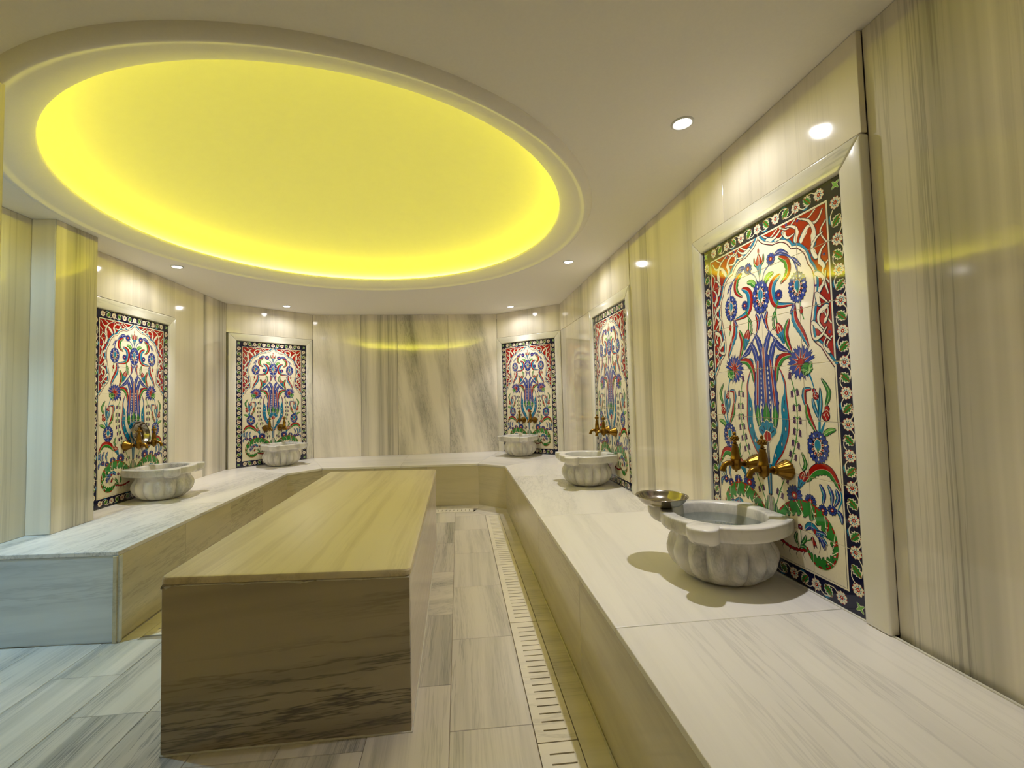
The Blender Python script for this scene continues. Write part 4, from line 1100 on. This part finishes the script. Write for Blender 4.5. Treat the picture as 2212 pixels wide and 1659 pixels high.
# ------------------------------------------------------------------ basins
def basin_rim(t, f):
    """Rim radius at angle t (front = -90 degrees); f scales the lugs."""
    base = 0.221
    r = base
    for tc in (math.radians(-135), math.radians(-45)):
        d = (t - tc + math.pi) % (2 * math.pi) - math.pi
        s = abs(d) * 0.25 / 0.060
        if s < 1: r = max(r, base + 0.062 * f * (1 - s ** 2.8) ** 0.5)
    sn = math.sin(t)
    if sn > 0:
        a = math.degrees(math.asin(min(1, sn)))       # 0 at the sides, 90 at the wall
        if a > 18:
            k = min(1, (a - 18) / 43)
            r = max(r, 0.221 + 0.034 * k * k)
        r = min(r, 0.2225 / sn)
    return r
def make_basin(loc, rz, label):
    r = empty('wash_basin', (loc[0], loc[1], ZB + 0.0005), rz, label, 'basin', 'fluted marble wash basins on the bench')
    return r
def basin_meshes():
    N = 336
    bm = bmesh.new()
    prof = [(0.0, 0.085, 0), (0.001, 0.110, 0.0), (0.006, 0.128, 0.018), (0.02, 0.152, 0.04), (0.045, 0.176, 0.060), (0.07, 0.188, 0.070), (0.092, 0.1935, 0.076), (0.11, 0.194, 0.076),
            (0.125, 0.191, 0.068), (0.138, 0.186, 0.052), (0.150, 0.180, 0.030), (0.160, 0.1765, 0.014), (0.172, 0.1745, 0.004), (0.180, 0.174, 0.0), (0.189, 0.174, 0.0)]
    rings = []
    th = [2 * math.pi * i / N for i in range(N)]
    for z, rad, amp in prof:
        ring = []
        for t in th:
            lob = abs(math.sin(7.5 * t)) ** 0.9
            rr = rad * (1 - amp * 1.55 + amp * 2.15 * lob)
            ring.append(bm.verts.new((rr * math.cos(t), rr * math.sin(t), z)))
        rings.append(ring)
    def ringf(z, fn, outer=False):
        rings.append([bm.verts.new((fn(t) * math.cos(t), fn(t) * math.sin(t), z - (0.016 * drop(t) * max(0, 0.232 - z) / 0.043 if outer else 0))) for t in th])
    lug = lambda f, d=0.0: (lambda t: basin_rim(t, f) - d)
    def drop(t):                                       # the lugs hang a little lower than the rim
        v = 0.0
        for tc in (math.radians(-135), math.radians(-45)):
            d = (t - tc + math.pi) % (2 * math.pi) - math.pi
            s_ = abs(d) * 0.25 / 0.060
            if s_ < 1: v = max(v, (1 - s_ ** 2.8) ** 0.5)
        return v
    for z, f, d in [(0.1895, 0.0, 0.012), (0.191, 0.22, 0.003), (0.196, 0.52, 0.0), (0.205, 0.79, 0.0), (0.216, 0.94, 0.0), (0.228, 1.0, 0.0), (0.2395, 1.0, 0.0), (0.2435, 1.0, 0.0022), (0.245, 1.0, 0.006)]:
        ringf(z, lug(f, d), True)
    for z, rad in [(0.245, 0.176), (0.2435, 0.172), (0.238, 0.169), (0.205, 0.166), (0.15, 0.158), (0.10, 0.135), (0.07, 0.095), (0.06, 0.04)]:
        ringf(z, lambda t, rad=rad: rad)
    for a, b in zip(rings, rings[1:]):
        for i in range(N): bm.faces.new((a[i], a[(i + 1) % N], b[(i + 1) % N], b[i]))
    bm.faces.new(list(reversed(rings[0]))); bm.faces.new(rings[-1])
    bmesh.ops.recalc_face_normals(bm, faces=bm.faces)
    # split: the body up to under the rim, and the rim with its lugs and the hollow
    me = bpy.data.meshes.new('basin'); bm.to_mesh(me); bm.free()
    return me
BAS = basin_meshes(); BAS.materials.append(M_BASIN)
def split_basin():
    out = []
    for part in ('body', 'rim'):
        bm = bmesh.new(); bm.from_mesh(BAS)
        dead = []
        for f in bm.faces:
            c = f.calc_center_median(); rad = math.hypot(c.x, c.y)
            hollow = (c.z > 0.055 and rad < 0.1775 and (abs(f.normal.z) > 0.9 and c.z > 0.24 and rad > 0.1775) is False and f.normal.dot(Vector((c.x, c.y, 0))) < 0.02 and c.z > 0.055 and c.z < 0.246)
            is_rim = c.z > 0.1892 or hollow
            if (part == 'rim') != is_rim: dead.append(f)
        bmesh.ops.delete(bm, geom=dead, context='FACES')
        me = bpy.data.meshes.new(part); bm.to_mesh(me); bm.free()
        me.materials.append(M_BASIN)
        out.append(me)
    return out
BODY_ME, RIM_ME = split_basin()
BLAB = ['large fluted marble basin in front, water in it and a metal dish on its lug',
        'fluted marble basin second along the right wall, before the narrow-looking tile panel',
        'fluted marble basin at the back right, under the tile panel right of the plain wall',
        'fluted marble basin at the back left, under the tile panel left of the plain wall',
        'fluted marble basin on the left bench, beneath the hanging metal bowl']
def glass_water():
    m = bpy.data.materials.new('water'); m.use_nodes = True
    nt = m.node_tree; nt.nodes.remove(nt.nodes['Principled BSDF'])
    t = nt.nodes.new('ShaderNodeBsdfTransparent'); t.inputs[0].default_value = (0.82, 0.88, 0.86, 1)
    g = nt.nodes.new('ShaderNodeBsdfGlossy'); g.inputs['Roughness'].default_value = 0.02
    fr = nt.nodes.new('ShaderNodeFresnel'); fr.inputs[0].default_value = 1.33
    bp_ = nt.nodes.new('ShaderNodeBump'); nz = nt.nodes.new('ShaderNodeTexNoise'); nz.inputs['Scale'].default_value = 14
    bp_.inputs['Strength'].default_value = 0.05
    nt.links.new(nz.outputs['Fac'], bp_.inputs['Height']); nt.links.new(bp_.outputs[0], g.inputs['Normal']); nt.links.new(bp_.outputs[0], fr.inputs['Normal'])
    mx = nt.nodes.new('ShaderNodeMixShader')
    nt.links.new(fr.outputs[0], mx.inputs[0]); nt.links.new(t.outputs[0], mx.inputs[1]); nt.links.new(g.outputs[0], mx.inputs[2])
    nt.links.new(mx.outputs[0], nt.nodes['Material Output'].inputs[0])
    return m
M_WATER = glass_water()
BASIN_D = 0.2265
BASINS = []
for k, ((p, rz, _), lab) in enumerate(zip(PANELS, BLAB)):
    fx, fy = math.sin(rz), -math.cos(rz)
    r = make_basin((p[0] + fx * BASIN_D, p[1] + fy * BASIN_D), rz, lab)
    for nm, me in (('body', BODY_ME), ('rim', RIM_ME)):
        o = bpy.data.objects.new(nm, me); COL.objects.link(o); o.parent = r; o['vein'] = (0.85, 0.5, 0.75, 0.9, 0.85)[k]; o['tilt'] = 0.1
        auto_smooth(o, 48) if k == 0 else None
    if k in (0, 1):
        w = mesh_obj('water', lathe_bm([(0.0, 0.203), (0.1655, 0.203)] if k == 0 else [(0.0, 0.15), (0.157, 0.15)], 48), M_WATER, r, smooth=True)
        bmn = bmesh.new(); bmn.from_mesh(w.data); bmesh.ops.recalc_face_normals(bmn, faces=bmn.faces)
        for f in bmn.faces:
            if f.normal.z < 0: f.normal_flip()
        bmn.to_mesh(w.data); bmn.free()
    BASINS.append(r)

# ------------------------------------------------------------------ brass taps
def tap_parts():
    RX = Matrix.Rotation(math.pi / 2, 4, 'X')                 # +z -> -y
    D = {}
    sc = lambda t, r, z: r * (1 + (0.07 * abs(math.sin(7 * t)) if r > 0.012 and z < 0.056 else 0))
    bm = lathe_bm([(0.0, 0.0006), (0.037, 0.0006), (0.038, 0.004), (0.034, 0.010), (0.026, 0.028), (0.018, 0.044), (0.0145, 0.052), (0.016, 0.055), (0.016, 0.058), (0.012, 0.061), (0.0, 0.061)], 56, mat=RX, fn=sc)
    D['escutcheon'] = bm
    bm = lathe_bm([(0.0, 0.0605), (0.0105, 0.0605), (0.0105, 0.078), (0.0125, 0.080), (0.0125, 0.084), (0.0105, 0.086), (0.0105, 0.093), (0.0, 0.093)], 24, mat=RX)
    lathe_bm([(0.0, -0.033), (0.004, -0.032), (0.005, -0.027), (0.008, -0.024), (0.014, -0.021), (0.0175, -0.015), (0.0185, 0.0), (0.018, 0.018), (0.0195, 0.020), (0.0195, 0.024), (0.017, 0.027), (0.0155, 0.05), (0.0125, 0.07), (0.011, 0.078), (0.0125, 0.080), (0.0125, 0.083), (0.007, 0.086), (0.0, 0.087)],
             40, bm=bm, mat=Matrix.Translation((0, -0.098, 0)), fn=lambda t, r, z: r * (1 + (0.05 * math.cos(8 * t) if r > 0.012 else 0)))
    D['tap_body'] = bm
    P = [(0, -0.110, 0.002), (0, -0.124, 0.006), (0, -0.136, 0.006), (0, -0.147, 0.001), (0, -0.154, -0.010), (0, -0.157, -0.020), (0, -0.158, -0.026)]
    bm = tube_bm(P, [0.012, 0.0115, 0.011, 0.0105, 0.0105, 0.0115, 0.0125], 18)
    D['spout'] = bm
    bm = bmesh.new(); o = Vector((0, -0.098, 0.0))
    lathe_bm([(0.0, 0.0865), (0.0075, 0.0872), (0.0085, 0.090), (0.006, 0.094), (0.005, 0.097), (0.010, 0.100), (0.013, 0.107), (0.011, 0.115), (0.006, 0.120), (0.004, 0.122), (0.0065, 0.126), (0.006, 0.131), (0.0025, 0.136), (0.0, 0.138)], 24, bm=bm, mat=Matrix.Translation(o))
    for row, (z, rr, n) in enumerate(((0.103, 0.0125, 8), (0.1095, 0.0145, 8), (0.116, 0.010, 7))):
        for k in range(n):
            t = 2 * math.pi * (k + row * 0.5) / n
            m = Matrix.Translation(o + Vector((rr * math.cos(t), rr * math.sin(t), z)))
            bmesh.ops.create_icosphere(bm, subdivisions=1, radius=0.0046, matrix=m)
    D['tap_handle'] = bm
    out = {}
    for k, bm in D.items():
        bmesh.ops.recalc_face_normals(bm, faces=bm.faces)
        me = bpy.data.meshes.new(k); bm.to_mesh(me); bm.free(); me.materials.append(M_BRASS)
        for p in me.polygons: p.use_smooth = True
        out[k] = me
    return out
TAP = tap_parts()
TNAME = ['nearest basin on the right', 'second basin along the right wall', 'basin at the back right', 'basin at the back left', 'basin on the left bench']
SIDE = [('far-side brass tap above the ', 'near-side brass tap above the '), ('far-side brass tap above the ', 'near-side brass tap above the '),
        ('left brass tap above the ', 'right brass tap above the '), ('left brass tap above the ', 'right brass tap above the '), ('near-side brass tap above the ', 'far-side brass tap above the ')]
for k, (p, rz, _) in enumerate(PANELS):
    for s in (-1, 1):
        ux, uy = math.cos(rz), math.sin(rz)
        dxs = s * 0.0835 - (0.016 if k == 0 else 0.0) * -1
        x, y = p[0] + ux * dxs, p[1] + uy * dxs
        t = empty('water_tap', (x + math.sin(rz) * 0.0012, y - math.cos(rz) * 0.0012, 0.872), rz, SIDE[k][0 if s < 0 else 1] + TNAME[k], 'tap', 'ornate brass taps in pairs over the basins')
        for nm, me in TAP.items():
            o = bpy.data.objects.new(nm, me); COL.objects.link(o); o.parent = t

# ------------------------------------------------------------------ metal bowls
def bowl(name, loc, rot, R, depth, label, lip=0.006):
    r = empty(name, loc, 0, label, 'bowl'); r.rotation_euler = rot
    k = R / 0.105
    out = [(0.0, 0.0), (0.045 * k, 0.0), (0.058 * k, 0.003), (0.078 * k, depth * 0.25), (0.094 * k, depth * 0.6), (0.100 * k, depth * 0.9), (R, depth), (R - 0.0005, depth + 0.0018), (R - 0.003, depth + 0.0012)]
    inn = [(0.0975 * k, depth * 0.9), (0.0915 * k, depth * 0.6), (0.0755 * k, depth * 0.27), (0.056 * k, 0.0055), (0.044 * k, 0.0025), (0.030 * k, 0.0024), (0.027 * k, 0.0055), (0.018 * k, 0.0085), (0.0, 0.0095)]
    o = mesh_obj('bowl_shell', lathe_bm(out + inn, 72), M_STEEL, r); 
    bmn = bmesh.new(); bmn.from_mesh(o.data); bmesh.ops.recalc_face_normals(bmn, faces=bmn.faces); bmn.to_mesh(o.data); bmn.free()
    auto_smooth(o, 50)
    rim = mesh_obj('rolled_rim', lathe_bm([(R + 0.0016 * math.cos(a), depth + 0.0006 + 0.0016 * math.sin(a)) for a in [2 * math.pi * i / 8 for i in range(8)]], 72, close=True), M_STEEL, r, smooth=True)
    return r
bowl('metal_bowl', (0.862, 1.822, ZB + 0.2462), (0, 0, 0), 0.106, 0.043, 'shallow steel bowl standing on the lug of the nearest marble basin')
bowl('metal_bowl', (xl(P1) + 0.010, P1 + 0.012, 0.956), (0, math.radians(80), 0), 0.094, 0.040, 'steel bowl propped upright on the brass taps against the left tile panel')

# ------------------------------------------------------------------ ceiling downlights
def downlight(x, y, label, watts, col=(1.0, 0.975, 0.99)):
    r = empty('downlight', (x, y, HC - 0.001), 0, label, 'downlight', 'round recessed ceiling downlights')
    mesh_obj('trim_ring', lathe_bm([(0.046, 0.0), (0.045, -0.004), (0.042, -0.0062), (0.037, -0.0055), (0.0345, -0.003), (0.0345, 0.0)], 48), M_TRIM, r, smooth=True)
    bm = lathe_bm([(0.0, -0.0045), (0.034, -0.0035)], 32)
    mesh_obj('lens', bm, M_LENS, r)
    ld = bpy.data.lights.new('downlight_lamp', 'SPOT'); ld.energy = watts; ld.color = col
    ld.spot_size = math.radians(90); ld.spot_blend = 1.0; ld.shadow_soft_size = 0.02
    lo = bpy.data.objects.new('lamp', ld); COL.objects.link(lo); lo.parent = r; lo.location = (0, 0, -0.014)
    l2 = bpy.data.lights.new('downlight_spill', 'SPOT'); l2.energy = watts * WIDE_W / SPOT_W; l2.color = col
    l2.spot_size = math.radians(168); l2.spot_blend = 0.5; l2.shadow_soft_size = 0.025
    lo = bpy.data.objects.new('lamp', l2); COL.objects.link(lo); lo.parent = r; lo.location = (0, 0, -0.012)
    return r
DLAB = ['bright ceiling downlight nearest the camera, above the big right panel', 'ceiling downlight above the second basin along the right wall',
        'ceiling downlight over the back right basin', 'ceiling downlight over the back left basin', 'ceiling downlight over the left bench basin']
for (x, y), lab in zip(SPOTS, DLAB): downlight(x, y, lab, SPOT_W)
downlight(0.736, 0.244, 'ceiling downlight over the near end of the right bench, out of view', SPOT_W * 0.10)
downlight(-2.34, 2.04, 'ceiling downlight over the corridor opening, out of view', COOL_W, (0.38, 0.70, 1.0))
